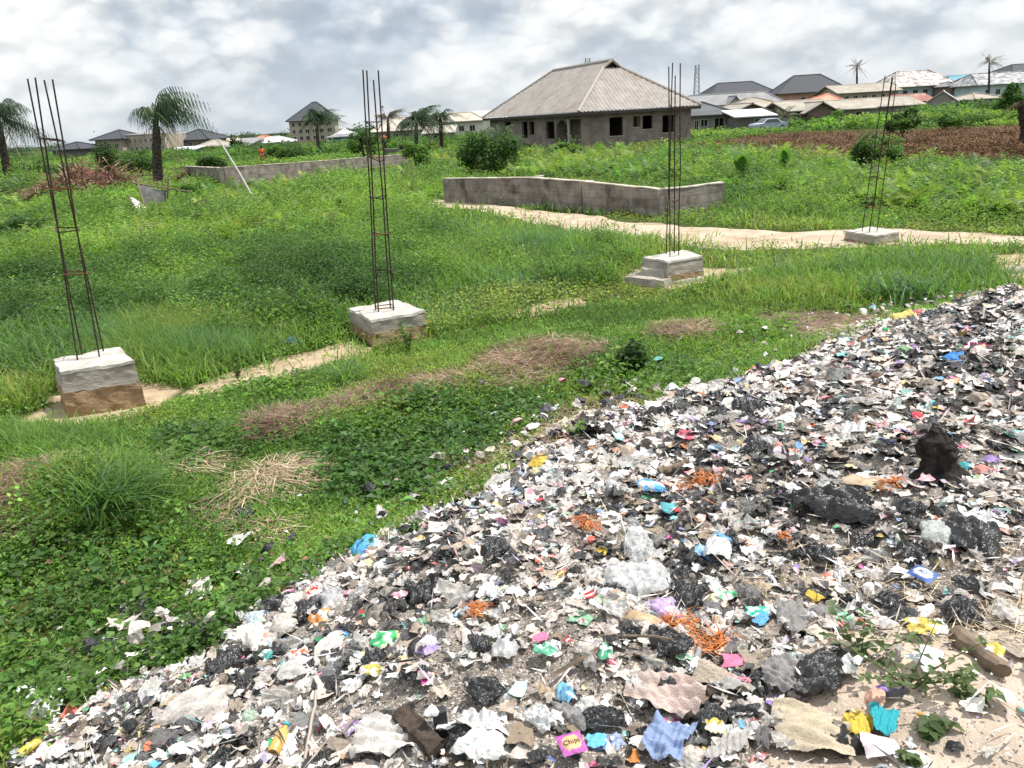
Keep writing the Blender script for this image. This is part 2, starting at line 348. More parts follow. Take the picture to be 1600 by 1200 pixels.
def build_path():
    t = wpoly(PATH_TOP); b = wpoly(PATH_BOT); n = 260; m = 26
    k = np.linspace(0, len(t)-1, n); i = np.clip(k.astype(int), 0, len(t)-2); f = (k-i)[:, None]
    T = t[i]*(1-f)+t[i+1]*f; B = b[i]*(1-f)+b[i+1]*f
    w = .5*(fbm(T[:, 0], T[:, 1], .9, 3, 3)-.5)[:, None]; w2 = .5*(fbm(B[:, 0], B[:, 1], .9, 4, 3)-.5)[:, None]
    d = (B-T); T = T+d*w; B = B+d*w2
    v = np.linspace(0, 1, m)[None, :, None]; P = T[:, None]*(1-v)+B[:, None]*v
    z = hgt(P[..., 0], P[..., 1])+.03+.03*(fbm(P[..., 0], P[..., 1], 2.2, 9)-.5)
    z[:, 0] -= .06; z[:, -1] -= .06
    V = np.concatenate([P, z[..., None]], -1).reshape(-1, 3); i = np.arange(n*m).reshape(n, m)
    F = np.stack([i[:-1, :-1], i[:-1, 1:], i[1:, 1:], i[1:, :-1]], -1).reshape(-1, 4)
    tag(npobj('path', V, F, M_sand, None, True), kind='structure')
build_path()

# ------------------------------------------------------------------ concrete footings with rebar cages
def footing(label, top, ztop, band, taper, bars_b, bars_t, ties, base=None, bar_r=.0098):
    top = [np.array(p, float) for p in top]; c = sum(top)/4
    o = empty('column_footing', (c[0], c[1], hgt(c[0], c[1])), label, 'concrete footing', 'column footings with rebar cages')
    z0 = -.12; O = np.array(o.location)
    T = [np.array([p[0], p[1], ztop])-O for p in top]
    Md = [np.array([*(c+(p-c)*(1+taper*.5)), band])-O for p in top]; B = [np.array([*(c+(p-c)*(1+taper)), z0])-O for p in top]
    T2 = [q-np.array([0, 0, .035]) for q in T]; Md2 = [q+(q-[c[0]-O[0], c[1]-O[1], 0])*[.012, .012, 0] for q in Md]
    # capping, upper pour, lower pour
    cap_b = [q+(q-[c[0]-O[0], c[1]-O[1], 0])*[.02, .02, 0] for q in T2]; cap_t = [q+(q-[c[0]-O[0], c[1]-O[1], 0])*[.005, .005, 0] for q in T]
    MB().rough(cap_b, cap_t, 14, .014, 7, 3).build('cap', M_conc, o)
    MB().rough(Md, T2, 12, .010, 8, 5).build('upper_pour', M_concgrey, o)
    MB().rough(B, Md2, 12, .016, 9, 6).build('lower_pour', M_mudconc, o)
    if base:
        for bb, bt, zt in base:
            MB().rough([np.array([*p, z0])-O for p in bb], [np.array([*p, zt+(.0 if k < 2 else .02)])-O for k, p in enumerate(bt)], 8, .02, 7, 8).build('base_slab', M_concgrey, o)
    # bars
    ends = []
    for (bx, by), tp in zip(bars_b, bars_t):
        b = np.array([bx, by, ztop-.1])-O; t = np.array(tp)-O; mid = (b+t)/2+np.array([RNG.normal()*.012, RNG.normal()*.012, 0])
        q1 = b*.75+t*.25+np.array([RNG.normal()*.006, 0, 0])
        MB().tube([b, q1, mid, b*.25+t*.75, t], bar_r, 6).build('rebar', M_steel, o); ends.append((b, t))
    for k, zz in enumerate(ties):
        f = (zz-ztop+.1)/(ends[0][1][2]-ends[0][0][2]); P = [b+(t-b)*f for b, t in ends]
        cc = sum(P)/4; ang = [math.atan2(p[1]-cc[1], p[0]-cc[0]) for p in P]; P = [p for _, p in sorted(zip(ang, P), key=lambda q: q[0])]
        P = [cc+(p-cc)*1.12+np.array([0, 0, RNG.normal()*.012]) for p in P]
        MB().tube(P+[P[0]], .0075, 5).build('stirrup', M_rust if k % 2 else M_steel, o)
    return o
def zrow(px, py, D): return float(PD(px, py, D)[2])
D1 = 9.12
footing('pale footing at the left edge of the field, its lower half stained brown', [(-5.35, 9.09), (-4.74, 9.46), (-4.27, 8.77), (-4.97, 8.52)], .52, .27, .10,
        [(-5.02, 8.98), (-4.80, 9.06), (-5.08, 9.22), (-4.86, 9.3)], [PD(55, 121, 9.0), PD(82, 124, 9.05), PD(43, 123, 9.25), PD(69, 125, 9.3)],
        [zrow(82, 217, D1), zrow(95, 292, D1), zrow(110, 357, D1), zrow(122, 425, D1)])
footing('white topped footing in the middle, weeds growing up its front', [(-2.31, 11.45), (-1.64, 11.83), (-1.16, 11.01), (-1.87, 10.65)], .40, .2, .04,
        [(-1.83, 11.08), (-1.62, 11.13), (-1.90, 11.28), (-1.69, 11.33)], [PD(573, 110, 11.1), PD(591, 110, 11.15), PD(567, 109, 11.3), PD(583.5, 125, 11.35)],
        [zrow(580, v, 11.2) for v in (191, 246, 308, 366, 425, 480)])
footing('stepped footing with a broken slab round its base beside the sandy path', [(2.46, 14.23), (3.3, 14.73), (3.47, 14.02), (2.79, 13.66)], .42, .16, .10,
        [(2.93, 14.14), (3.10, 14.2), (2.9, 14.34), (3.06, 14.4)], [PD(1045, 104, 14.2), PD(1063, 99, 14.2), PD(1051, 98, 14.4), PD(1055, 118, 14.4)],
        [zrow(1052, v, 14.25) for v in (170, 217, 265, 314)],
        base=[([(2.02, 13.95), (2.72, 13.42), (3.0, 13.75), (2.45, 14.5)], [(2.08, 13.98), (2.70, 13.50), (2.95, 13.8), (2.42, 14.4)], .13),
              ([(2.3, 14.0), (2.74, 13.62), (2.9, 13.8), (2.5, 14.4)], [(2.4, 14.02), (2.75, 13.7), (2.88, 13.82), (2.5, 14.35)], .26),
              ([(2.72, 13.5), (3.62, 13.85), (3.55, 14.4), (2.9, 14.0)], [(2.76, 13.56), (3.56, 13.9), (3.5, 14.4), (2.9, 14.0)], .06)])
footing('low half buried footing on the far side where the sandy path passes', [(7.25, 17.0), (7.98, 17.35), (8.15, 16.5), (7.5, 16.15)], .25, .08, .05,
        [(7.55, 16.55), (7.74, 16.62), (7.5, 16.78), (7.68, 16.85)], [PD(1394, 119, 16.6), PD(1400, 131, 16.6), PD(1383, 118, 16.8), PD(1395, 122, 16.8)],
        [zrow(1385, v, 16.7) for v in (171, 228, 275, 322)], bar_r=.0095)

# ------------------------------------------------------------------ low block walls
def ptop(px, py, base):                              # height of a wall top seen at (px,py) above ground point base
    return float(PD(px, py, base[1])[2])
def low_wall(name, label, pts, thick, pil, group=None, cat='block wall', topmat=None):
    """pts: (x, y, ztop); each run between two points is a part"""
    o = empty(name, (*pts[0][:2], 0), label, cat, group); O = np.array([*pts[0][:2], 0])
    for k, (a, b) in enumerate(zip(pts[:-1], pts[1:])):
        a = np.array(a, float); b = np.array(b, float); d = (b-a)[:2]; L = np.hypot(*d); d /= L; n = np.array([-d[1], d[0]])*thick
        e = d*.003
        q = [a[:2]+e, b[:2]-e, b[:2]-e+n, a[:2]+e+n]; zt = [a[2], b[2], b[2], a[2]]
        nn = max(6, int(L/.35))
        m = MB(); m.rough([np.array([*p, -.2])-O for p in q], [np.array([*p, z])-O for p, z in zip(q, zt)], nn, .009, 3.1, 20+k); m.build('wall_run', M_block, o)
        m = MB(); g = n/thick*.012
        q2 = [q[0]-g, q[1]-g, q[2]+g, q[3]+g]
        m.rough([np.array([*p, z+.004])-O for p, z in zip(q2, zt)], [np.array([*p, z+.035])-O for p, z in zip(q2, zt)], max(10, nn), .014, 2.6, 40+k); m.build('mortar_top', topmat or M_blocktop, o)
    for (x, y, z, w) in pil:
        MB().rough([np.array(p)-O for p in [(x-w, y-w, -.2), (x+w, y-w, -.2), (x+w, y+w, -.2), (x-w, y+w, -.2)]], [np.array(p)-O for p in [(x-w, y-w, z), (x+w, y-w, z), (x+w, y+w, z), (x-w, y+w, z)]], 6, .015, 5, 60).build('pilaster', M_concgrey, o)
    return o
wA = PZ(701, 316); wB = PZ(840, 323); wC = PZ(917, 331); wD = PZ(1034, 337)
t = (wB-wA)/np.linalg.norm(wB-wA)
zA, zB, zC, zD = ptop(701, 279, wA), ptop(838, 278, wB), ptop(915, 284, wC), ptop(1034, 296, wD)
wE = wD+np.array([2.0, 1.35, 0])
low_wall('block_wall', 'waist high stained block wall running beside the sandy path', [(*wE[:2], ptop(1125, 286, wE)), (*wD[:2], zD), (*wC[:2], zC), (*wB[:2], zB), (*wA[:2], zA)], -.2 if False else .2,
         [(wD[0]+.05, wD[1]+.1, zD+.015, .17), (wC[0]+.1, wC[1]+.02, zC+.02, .14), (wB[0]+.1, wB[1]+.02, zB+.06, .15), (wA[0]+.1, wA[1], zA+.01, .12)])
fA = PZ(351, 294); fB = PZ(470, 279); fC = PZ(635, 257); fL = PD(292, 259, 58); fL[2] = 0
low_wall('foundation_wall', 'long low grey block wall of a new foundation left of the rebar cages', [(*fC[:2], ptop(635, 241, fC)), (*fB[:2], ptop(470, 254, fB)), (*fA[:2], ptop(351, 262, fA)), (*fL[:2], ptop(292, 260, fL))], .22,
         [(fB[0], fB[1]+.1, ptop(470, 254, fB)+.02, .16), (fA[0]+.05, fA[1]+.12, ptop(351, 262, fA)+.02, .2)], cat='foundation wall')

# ------------------------------------------------------------------ the unfinished bungalow
def panel_wall(m, a, u, L, H, th, holes, z0=-.3):    # wall along u from a; holes (t0, t1, z0, z1)
    n = np.array([-u[1], u[0], 0]); P = lambda t, z, s: (a+u*t+n*s)*[1, 1, 0]+[0, 0, z]
    ts = sorted({0, L, *[h[0] for h in holes], *[h[1] for h in holes]})
    for t0, t1 in zip(ts[:-1], ts[1:]):
        hs = sorted([(h[2], h[3]) for h in holes if h[0] <= t0+1e-6 and h[1] >= t1-1e-6]); z = z0
        for b, tp in hs+[(H, H)]:
            if b > z+1e-4:
                m.hexa([P(t0, z, 0), P(t1, z, 0), P(t1, z, th), P(t0, z, th)], [P(t0, b, 0), P(t1, b, 0), P(t1, b, th), P(t0, b, th)])
            z = tp
def bungalow():
    th = .36; W, Ln, ze, zr, g = 11.87, 23.46, 3.04, 7.21, .85
    a = np.array([math.cos(th), math.sin(th), 0]); b = np.array([-math.sin(th), math.cos(th), 0]); p0 = np.array([6.73, 69.22, 0]); ov = .62
    o = empty('bungalow', p0, 'unfinished grey block bungalow with a weathered hipped metal roof and empty window holes', 'house')
    w0 = p0+(a+b)*ov; WW, WL = W-2*ov, Ln-2*ov
    def hit(px, py, pt, u):
        n = np.array([-u[1], u[0], 0]); d = ray(px, py); t = ((pt-CAM)@n)/(d@n); q = CAM+d*t; return float((q-pt)@u), float(q[2])
    Z3 = lambda X, Y: (700+X/3.529, 60+Y/3.529)
    def hole(X0, X1, Y0, Y1, pt, u):
        t0, z1 = hit(*Z3(X0, Y0), pt, u); t1, z0 = hit(*Z3(X1, Y1), pt, u); return (min(t0, t1), max(t0, t1), z0, min(z1, 2.75))
    R_h = [hole(890, 966, 437, 534, w0, a), hole(1022, 1061, 430, 487, w0, a), hole(1073, 1128, 427, 497, w0, a), hole(1183, 1248, 425, 516, w0, a)]
    L_h = [hole(447, 476, 460, 530, w0, b), hole(405, 440, 460, 548, w0, b), hole(538, 588, 460, 553, w0, b), hole(310, 350, 462, 548, w0, b)]
    pr = hole(596, 735, 445, 625, w0, b); pr = (pr[0], pr[1], -.3, 2.5); L_h = [h for h in L_h if h[0] > pr[1] or h[1] < pr[0]]+[pr]
    loc = lambda v: v-p0
    m = MB(); panel_wall(m, loc(w0), a, WW, 2.95, .22, R_h)
    m2 = MB(); panel_wall(m2, loc(w0+b*.222), b, WL-.222, 2.95, -.22, [(h[0]-.222, h[1]-.222, h[2], h[3]) for h in L_h])
    panel_wall(m2, loc(w0+a*WW+b*.222), b, WL-.222, 2.95, .22, []); panel_wall(m2, loc(w0+b*WL+a*.0), a, WW, 2.95, -.22, [])
    # inner walls: the back of the porch and two partitions
    panel_wall(m2, loc(w0+a*1.7+b*.3), b, WL*.45, 2.9, .15, [(pr[0]+.9, pr[0]+1.8, -.3, 2.1)]); panel_wall(m2, loc(w0+a*.25+b*(WL*.47)), a, WW-.5, 2.9, .15, [])
    panel_wall(m2, loc(w0+a*5.6+b*.3), b, WL*.45, 2.9, .15, [])
    panel_wall(m2, loc(w0+a*.25+b*(pr[0]-.12)), a, 1.4, 2.9, .12, []); panel_wall(m2, loc(w0+a*.25+b*(pr[1])), a, 1.4, 2.9, .12, [])
    m.build('wall', M_housewall, o); m2.build('wall', M_housewall, o)
    fl = MB(); q = [loc(w0+a*.3+b*.3), loc(w0+a*(WW-.3)+b*.3), loc(w0+a*(WW-.3)+b*(WL-.3)), loc(w0+a*.3+b*(WL-.3))]
    fl.quad(*[p*[1, 1, 0]+[0, 0, .05] for p in q]); fl.build('floor', M_housewall, o)
    # lintels and sills proud of the wall
    for (t0, t1, z0, z1) in R_h:
        P = lambda t, z, s: loc(w0)+a*t-np.array([-a[1], a[0], 0])*s+[0, 0, z]
        MB().hexa([P(t0-.1, z0-.08, .03), P(t1+.1, z0-.08, .03), P(t1+.1, z0-.08, -.05), P(t0-.1, z0-.08, -.05)], [P(t0-.1, z0-.003, .03), P(t1+.1, z0-.003, .03), P(t1+.1, z0-.003, -.05), P(t0-.1, z0-.003, -.05)]).build('window_sill', M_concgrey, o)
    # porch columns and arch
    for tt, r in ((pr[0]+(pr[1]-pr[0])*.52, .14),):
        c = loc(w0)+b*tt+a*.13; MB().tube([c+[0, 0, -.3], c+[0, 0, .2], c+[0, 0, .21], c+[0, 0, 2.3], c+[0, 0, 2.31], c+[0, 0, 2.55]], [r*1.4, r*1.4, r, r, r*1.35, r*1.35], 12).build('porch_column', M_conc, o)
    ar = MB(); t0, t1 = pr[0]+.05, pr[0]+(pr[1]-pr[0])*.48; k = 12
    t0, t1 = pr[0]+(pr[1]-pr[0])*.56, pr[1]-.03
    for i in range(k):
        f0, f1 = i/k, (i+1)/k; A = lambda f: 2.02+.46*math.sin(math.pi*f)
        P = lambda f, z, s: loc(w0)+b*(t0+(t1-t0)*f)+a*s+[0, 0, z]
        ar.hexa([P(f0, A(f0), .03), P(f1, A(f1), .03), P(f1, A(f1), .19), P(f0, A(f0), .19)], [P(f0, 2.56, .03), P(f1, 2.56, .03), P(f1, 2.56, .19), P(f0, 2.56, .19)])
    ar.build('porch_arch', M_housewall, o)
    # fascia
    fa = MB(); C4 = [loc(p0), loc(p0+a*W), loc(p0+a*W+b*Ln), loc(p0+b*Ln)]
    for i in range(4):
        q0, q1 = C4[i], C4[(i+1) % 4]; d = (q1-q0)/np.linalg.norm(q1-q0); n = np.array([-d[1], d[0], 0])*.03
        q1 = q1-d*.03 if i % 2 else q1; q0 = q0+d*.03 if i % 2 else q0
        fa.hexa([q0+[0, 0, ze-.26], q1+[0, 0, ze-.26], q1+n+[0, 0, ze-.26], q0+n+[0, 0, ze-.26]], [q0+[0, 0, ze-.015], q1+[0, 0, ze-.015], q1+n+[0, 0, ze-.015], q0+n+[0, 0, ze-.015]])
    fa.quad(*[p*[.998, .998, 1]+[0, 0, ze-.2] for p in C4]); fa.build('fascia', mat('dark_fascia', (.03, .027, .025), (.06, .05, .045), 6), o)
    # corrugated roof
    H = zr-ze; hw = W/2
    rs = MB(); E = [p*1.0 for p in C4]; gN = hw-g; apN = loc(p0+a*hw+b*gN)+[0, 0, ze+H]; apF = loc(p0+a*hw+b*(Ln-hw))+[0, 0, ze+H]
    hG = ze+H*(gN/hw)
    def sheets(e0, e1, topf, pitch=.36):
        d = e1-e0; L = np.linalg.norm(d); n_ = int(L/pitch*2); tl = np.linspace(0, L, n_+1); up = None
        pts = []
        for i, tt in enumerate(tl):
            bo = e0+d*(tt/L)+[0, 0, ze]; to = topf(tt, L); w = (i % 2)*.085; pts.append((bo+[0, 0, w], to+[0, 0, w]))
        for (b0, t0_), (b1, t1_) in zip(pts[:-1], pts[1:]): rs.quad(b0, b1, t1_, t0_)
    inward = lambda e, v, s: e+v*s+np.array([0, 0, ze+H*s/hw])
    near = lambda tt, L: inward(C4[0]+a*tt, b, min(tt, L-tt, gN) if True else 0)
    sheets(C4[0], C4[1], near)
    def long_side(e0, dirv, inw, flip):
        def f(tt, L):
            s_near = tt if not flip else L-tt; s_far = L-s_near
            s = min(s_far, hw); s = min(s, s_near if s_near < gN else hw)
            return inward(e0+dirv*tt, inw, s)
        return f
    sheets(C4[0], C4[3], long_side(C4[0], b, a, False)); sheets(C4[1], C4[2], long_side(C4[1], b, -a, False))
    sheets(C4[3], C4[2], lambda tt, L: inward(C4[3]+a*tt, -b, min(tt, L-tt)))
    roof = rs.build('roof', M_roofmain, o)
    gl = loc(p0+a*gN+b*gN)+[0, 0, hG]; gr = loc(p0+a*(W-gN)+b*gN)+[0, 0, hG]
    MB().quad(gl+b*.25, gr+b*.25, apN+b*.25-[0, 0, .05]).build('gablet_vent', M_dark, roof)
    M_ridge = mat('ridge_sheet', (.30, .27, .24), (.40, .37, .33), 3, rough=.6)
    rc = MB()
    up = np.array([0, 0, .075])
    for q0, q1 in ((apN-b*.15, apF), (C4[0]+[0, 0, ze], gl), (C4[1]+[0, 0, ze], gr), (gl, apN-b*.1), (gr, apN-b*.1), (C4[3]+[0, 0, ze], apF), (C4[2]+[0, 0, ze], apF)):
        rc.tube([q0+up, q1+up], .15 if abs((q1-q0)[2]) < .1 else .13, 6)
    rc.build('ridge_cap', M_ridge, roof)
bungalow()

# ------------------------------------------------------------------ far houses
def C_(r, g, b): return (r, g, b)
def wallmat(n, c, s=.8): return mat(n, tuple(v*.82 for v in c), tuple(min(1, v*1.12) for v in c), s, rough=.92, spec=.1, contrast=(.3, .7))
M_frame = mat('pale_window_frame', (.5, .49, .46), rough=.7)
def house(name, label, x0, x1, yb, ye, yr, D, dep, kind, wm, rm, yaw=0.0, ridge=None, ov=.5, wins=(), trim=None, cat='house', rshift=.5, door=None, floors=None, sheet=.0):
    """front wall from photo column x0 to x1, eaves at row ye, ridge at row yr, at distance D; wins: (u0,u1,v0,v1) fractions of the front wall"""
    xc = (x0+x1)/2; gp = PD(xc, ye, D); A = PD(x0, ye+(xc-x0)*.057, D); B = PD(x1, ye-(x1-xc)*.057, D)
    W = float(np.linalg.norm(B-A))/math.cos(yaw); Hw = float(gp[2]); org = np.array([gp[0], gp[1], 0.0])
    z0 = min(float(hgt(gp[0], gp[1])), Hw-1.5)-.3
    Hr = float(PD(xc, yr, D+dep*(0 if kind == 'gable_front' else .5))[2])-Hw
    o = empty(name, org, label, cat, None, yaw); w2 = W/2
    # walls: front one with openings in it
    m = MB(); hs = [(u0*W, u1*W, v0*Hw, v1*Hw) for (u0, u1, v0, v1) in wins]
    panel_wall(m, np.array([-w2, 0, 0]), np.array([1.0, 0, 0]), W, Hw, .2, hs, z0)
    m.box(-w2, .2, z0, -w2+.2, dep, Hw); m.box(w2-.2, .2, z0, w2, dep, Hw); m.box(-w2+.2, dep-.2, z0, w2-.2, dep, Hw)
    if kind == 'gable_front':
        m.quad((-w2, 0, Hw), (w2, 0, Hw), (0, 0, Hw+Hr)); m.quad((-w2, dep, Hw), (w2, dep, Hw), (0, dep, Hw+Hr))
    if kind == 'gable_side':
        m.quad((-w2, 0, Hw), (-w2, dep, Hw), (-w2, dep/2, Hw+Hr)); m.quad((w2, 0, Hw), (w2, dep, Hw), (w2, dep/2, Hw+Hr))
    m.build('wall', wm, o)
    for k, (t0, t1, b0, b1) in enumerate(hs):
        t0 -= w2; t1 -= w2
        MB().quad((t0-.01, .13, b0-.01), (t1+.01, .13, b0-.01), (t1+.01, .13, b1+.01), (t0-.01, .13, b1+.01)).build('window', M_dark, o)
        if b1-b0 < 1.9:
            f = MB(); e = .07
            f.box(t0-e, -.04, b0-e, t1+e, -.003, b0); f.box(t0-e, -.04, b1, t1+e, -.003, b1+e); f.box(t0-e, -.04, b0, t0, -.003, b1); f.box(t1, -.04, b0, t1+e, -.003, b1)
            xm = (t0+t1)/2; f.box(xm-.03, .03, b0, xm+.03, .07, b1)
            f.build('window_frame', trim or M_frame, o)
    r = MB(); e = ov; s = Hr/(dep/2); s2 = Hr/w2; T = .12
    ze = Hw+.02
    if kind == 'hip':
        rl = (ridge if ridge is not None else max(0.0, W-dep)/W)*W/2; sh = (rshift-.5)*W
        ring = [(-w2-e, -e, ze-.1), (w2+e, -e, ze-.1), (w2+e, dep+e, ze-.1), (-w2-e, dep+e, ze-.1)]; ring2 = [(x, y, z+T) for x, y, z in ring]
        a, b = (-rl+sh, dep/2, Hw+Hr), (rl+sh, dep/2, Hw+Hr)
        for i in range(4): r.quad(ring[i], ring[(i+1) % 4], ring2[(i+1) % 4], ring2[i])
        r.quad(*ring[::-1]); r.quad(ring2[0], ring2[1], b, a); r.quad(ring2[2], ring2[3], a, b); r.quad(ring2[1], ring2[2], b); r.quad(ring2[3], ring2[0], a)
        cap = MB(); u = np.array([0, 0, .05])
        for q0, q1 in ((a, b), (ring2[0], a), (ring2[3], a), (ring2[1], b), (ring2[2], b)):
            if np.linalg.norm(np.array(q0)-q1) > .3: cap.tube([np.array(q0)+u, np.array(q1)+u], .12, 5)
    elif kind == 'gable_front':
        for sg in (-1, 1):
            p = [(sg*(w2+e), -e, ze-s2*e), (sg*(w2+e), dep+e, ze-s2*e), (0, dep+e, ze+Hr), (0, -e, ze+Hr)]
            r.hexa(p, [(x, y, z+T) for x, y, z in p])
        cap = MB().tube([(0, -e, ze+Hr+T), (0, dep+e, ze+Hr+T)], .12, 5)
    elif kind == 'gable_side':
        for y0, y1 in ((-e, dep/2), (dep+e, dep/2)):
            p = [(-w2-e, y0, ze-s*e), (w2+e, y0, ze-s*e), (w2+e, y1, ze+Hr), (-w2-e, y1, ze+Hr)]
            r.hexa(p, [(x, y, z+T) for x, y, z in p])
        cap = MB().tube([(-w2-e, dep/2, ze+Hr+T), (w2+e, dep/2, ze+Hr+T)], .12, 5)
    else:                                             # mono-pitch rising away from the camera
        p = [(-w2-e, -e, ze), (w2+e, -e, ze), (w2+e, dep+e, ze+Hr), (-w2-e, dep+e, ze+Hr)]
        r.hexa(p, [(x, y, z+T) for x, y, z in p]); cap = None
    ro = r.build('roof', rm, o)
    if cap: cap.build('ridge_cap', rm, ro)
    if trim:
        MB().box(-w2-e+.02, -e-.05, Hw-.32, w2+e-.02, -e-.004, Hw-.12).build('fascia', trim, o)
    return o
def rmat(n, c, sc=.6, c3=None): return mat(n, tuple(v*.8 for v in c), tuple(v*1.15 for v in c), sc, rough=.65, spec=.3, stretch=(1, 1, .35), c3=c3)
W_beige = wallmat('beige_render', (.36, .32, .26)); W_grey = wallmat('grey_render', (.26, .25, .235)); W_peach = wallmat('peach_render', (.50, .31, .24)); W_pink = wallmat('pinkish_render', (.40, .34, .32))
W_blue = wallmat('pale_blue_render', (.44, .53, .60)); W_dgrey = wallmat('dark_grey_render', (.15, .145, .14)); W_brown = wallmat('brown_render', (.20, .15, .125)); W_white = wallmat('white_render', (.62, .61, .58))
R_tan = rmat('tan_roof', (.30, .27, .225), c3=(.27, .22, .17)); R_cream = rmat('cream_roof', (.40, .36, .30)); R_white = rmat('white_sheet_roof', (.56, .57, .58)); R_coral = rmat('coral_roof', (.52, .22, .145)); R_rust = rmat('rust_red_roof', (.25, .095, .07), c3=(.34, .25, .2))
R_grey = rmat('grey_roof', (.21, .21, .215)); R_char = rmat('charcoal_roof', (.085, .088, .095)); R_teal = rmat('teal_roof', (.10, .26, .33)); R_mott = mat('mottled_rusty_roof', (.24, .215, .205), (.58, .55, .52), .9, rough=.7, c3=(.17, .13, .115), contrast=(.42, .58))
R_mottg = mat('mottled_grey_roof', (.16, .165, .175), (.42, .42, .43), .8, rough=.7, contrast=(.42, .62)); T_blue = mat('blue_fascia', (.06, .12, .24), rough=.6)
def wrow(n, v0, v1, a=.08, b=.92, frac=.45):
    s = (b-a)/n; return [(a+s*(i+.5-frac/2), a+s*(i+.5+frac/2), v0, v1) for i in range(n)]
# right-hand group
house('house', 'wide house with a long dark slate hipped roof left of the taller dark roof', 1112, 1212, 176, 149, 128, 205, 16, 'hip', W_beige, M_slate, ridge=.55, ov=.8)
house('house', 'peach walled house under the tallest dark slate hipped roof', 1222, 1318, 170, 144, 117, 185, 17, 'hip', W_peach, M_slate, yaw=-.18, ridge=.42, ov=.9, wins=wrow(6, .55, .8, .3, .97, .5))
house('house', 'long low grey roofed house with blue eaves', 1076, 1218, 182, 163, 146, 152, 10, 'hip', W_pink, R_grey, ridge=.85, ov=.6, trim=T_blue, wins=wrow(9, .45, .8))
house('house', 'small porch gable edged in blue in front of the long grey roof', 1140, 1158, 182, 161, 151, 150, 4, 'gable_front', W_pink, R_grey, trim=T_blue, ov=.4)
house('house', 'house with a charcoal roof and an arched dark verandah beside the bungalow', 1070, 1141, 206, 180, 160, 100, 9, 'hip', W_grey, R_char, ridge=.35, ov=.7, rshift=.42, wins=[(.22, .3, 0, .72), (.36, .5, .35, .75), (.66, .86, 0, .8)])
house('house', 'house with a broad pale tan roof rising to a point behind the white lean-to', 1150, 1240, 186, 172, 152, 116, 12, 'hip', W_beige, R_tan, ridge=.1, ov=.8, wins=wrow(5, .3, .7))
house('house', 'tan house with a brown gable end facing the field', 1150, 1197, 186, 173, 163, 108, 8, 'gable_front', W_brown, R_tan, ov=.7)
house('shed', 'dark shed under a bright white sheet lean-to roof', 1153, 1207, 203, 183, 172, 95, 5, 'shed', W_dgrey, R_white, ov=.5, cat='shed', wins=[(.5, .95, 0, .85)])
house('house', 'low house with a long tan roof and dark open verandah', 1238, 1298, 195, 171, 158, 104, 10, 'gable_side', W_dgrey, R_tan, ov=.9, wins=[(.05, .2, 0, .75), (.3, .45, 0, .75), (.6, .9, .1, .75)])
house('house', 'brown gabled end of the long tan roof beside the verandah', 1262, 1304, 196, 173, 161, 102, 9, 'gable_front', W_brown, R_tan, ov=.6)
house('house', 'low house with a tan roof and one white framed window', 1300, 1362, 190, 170, 157, 112, 9, 'gable_side', W_grey, R_tan, ov=.6, wins=[(.35, .46, .2, .6), (.62, .78, .35, .75)])
house('house', 'two storey beige house with a gabled tan roof', 1312, 1404, 165, 143, 132, 172, 12, 'gable_side', W_beige, R_tan, yaw=.0, ov=.7, wins=wrow(6, .62, .84, .05, .97, .42))
house('house', 'coral red roofed house between the beige and the peach houses', 1272, 1316, 166, 160, 147, 150, 9, 'hip', W_peach, R_coral, ridge=.1, ov=.5, rshift=.8)
house('house', 'low house with a long faded tan roof in front of the two storey beige house', 1350, 1438, 176, 165, 153, 132, 10, 'gable_side', W_grey, R_tan, ov=.7, wins=[(.75, .95, .3, .8)])
house('house', 'pale blue two storey house with a mottled rusty hipped roof', 1404, 1488, 158, 134, 110, 200, 15, 'hip', W_blue, R_mott, ridge=.62, ov=1.2, rshift=.52, wins=wrow(5, .6, .83, .04, .98, .45))
house('house', 'low house with a rust red roof below the pale blue house', 1410, 1458, 168, 158, 148, 150, 8, 'gable_side', W_dgrey, R_rust, ov=.6, wins=[(.7, .95, .2, .8)])
house('house', 'plain grey block house with a bright white sheet roof', 1454, 1490, 176, 158, 143, 140, 13, 'gable_front', W_grey, R_white, yaw=-.5, ov=.4)
house('house', 'brown and white house front with one large framed window', 1486, 1513, 155, 134, 127, 192, 10, 'hip', W_brown, R_grey, ov=.5, wins=[(.5, .8, .4, .85)], trim=mat('white_trim', (.7, .7, .68), rough=.7))
house('house', 'house with a teal roof between the two mottled roofs', 1503, 1544, 150, 131, 117, 212, 12, 'gable_side', W_dgrey, R_teal, ov=.8)
house('house', 'pale blue house with a mottled grey roof near the right hand palm', 1531, 1640, 150, 130, 112, 182, 14, 'hip', W_blue, R_mottg, ridge=.75, ov=.9, wins=wrow(6, .5, .75, .05, .95, .4))
house('house', 'house with a dark grey roof standing highest behind the right hand rooftops', 1584, 1650, 130, 113, 99, 235, 14, 'hip', W_dgrey, M_slate, ridge=.4, ov=1)
house('house', 'low house with a dusty brown roof half hidden by the conical tree', 1526, 1562, 165, 154, 144, 140, 9, 'hip', W_grey, R_tan, ov=.6)
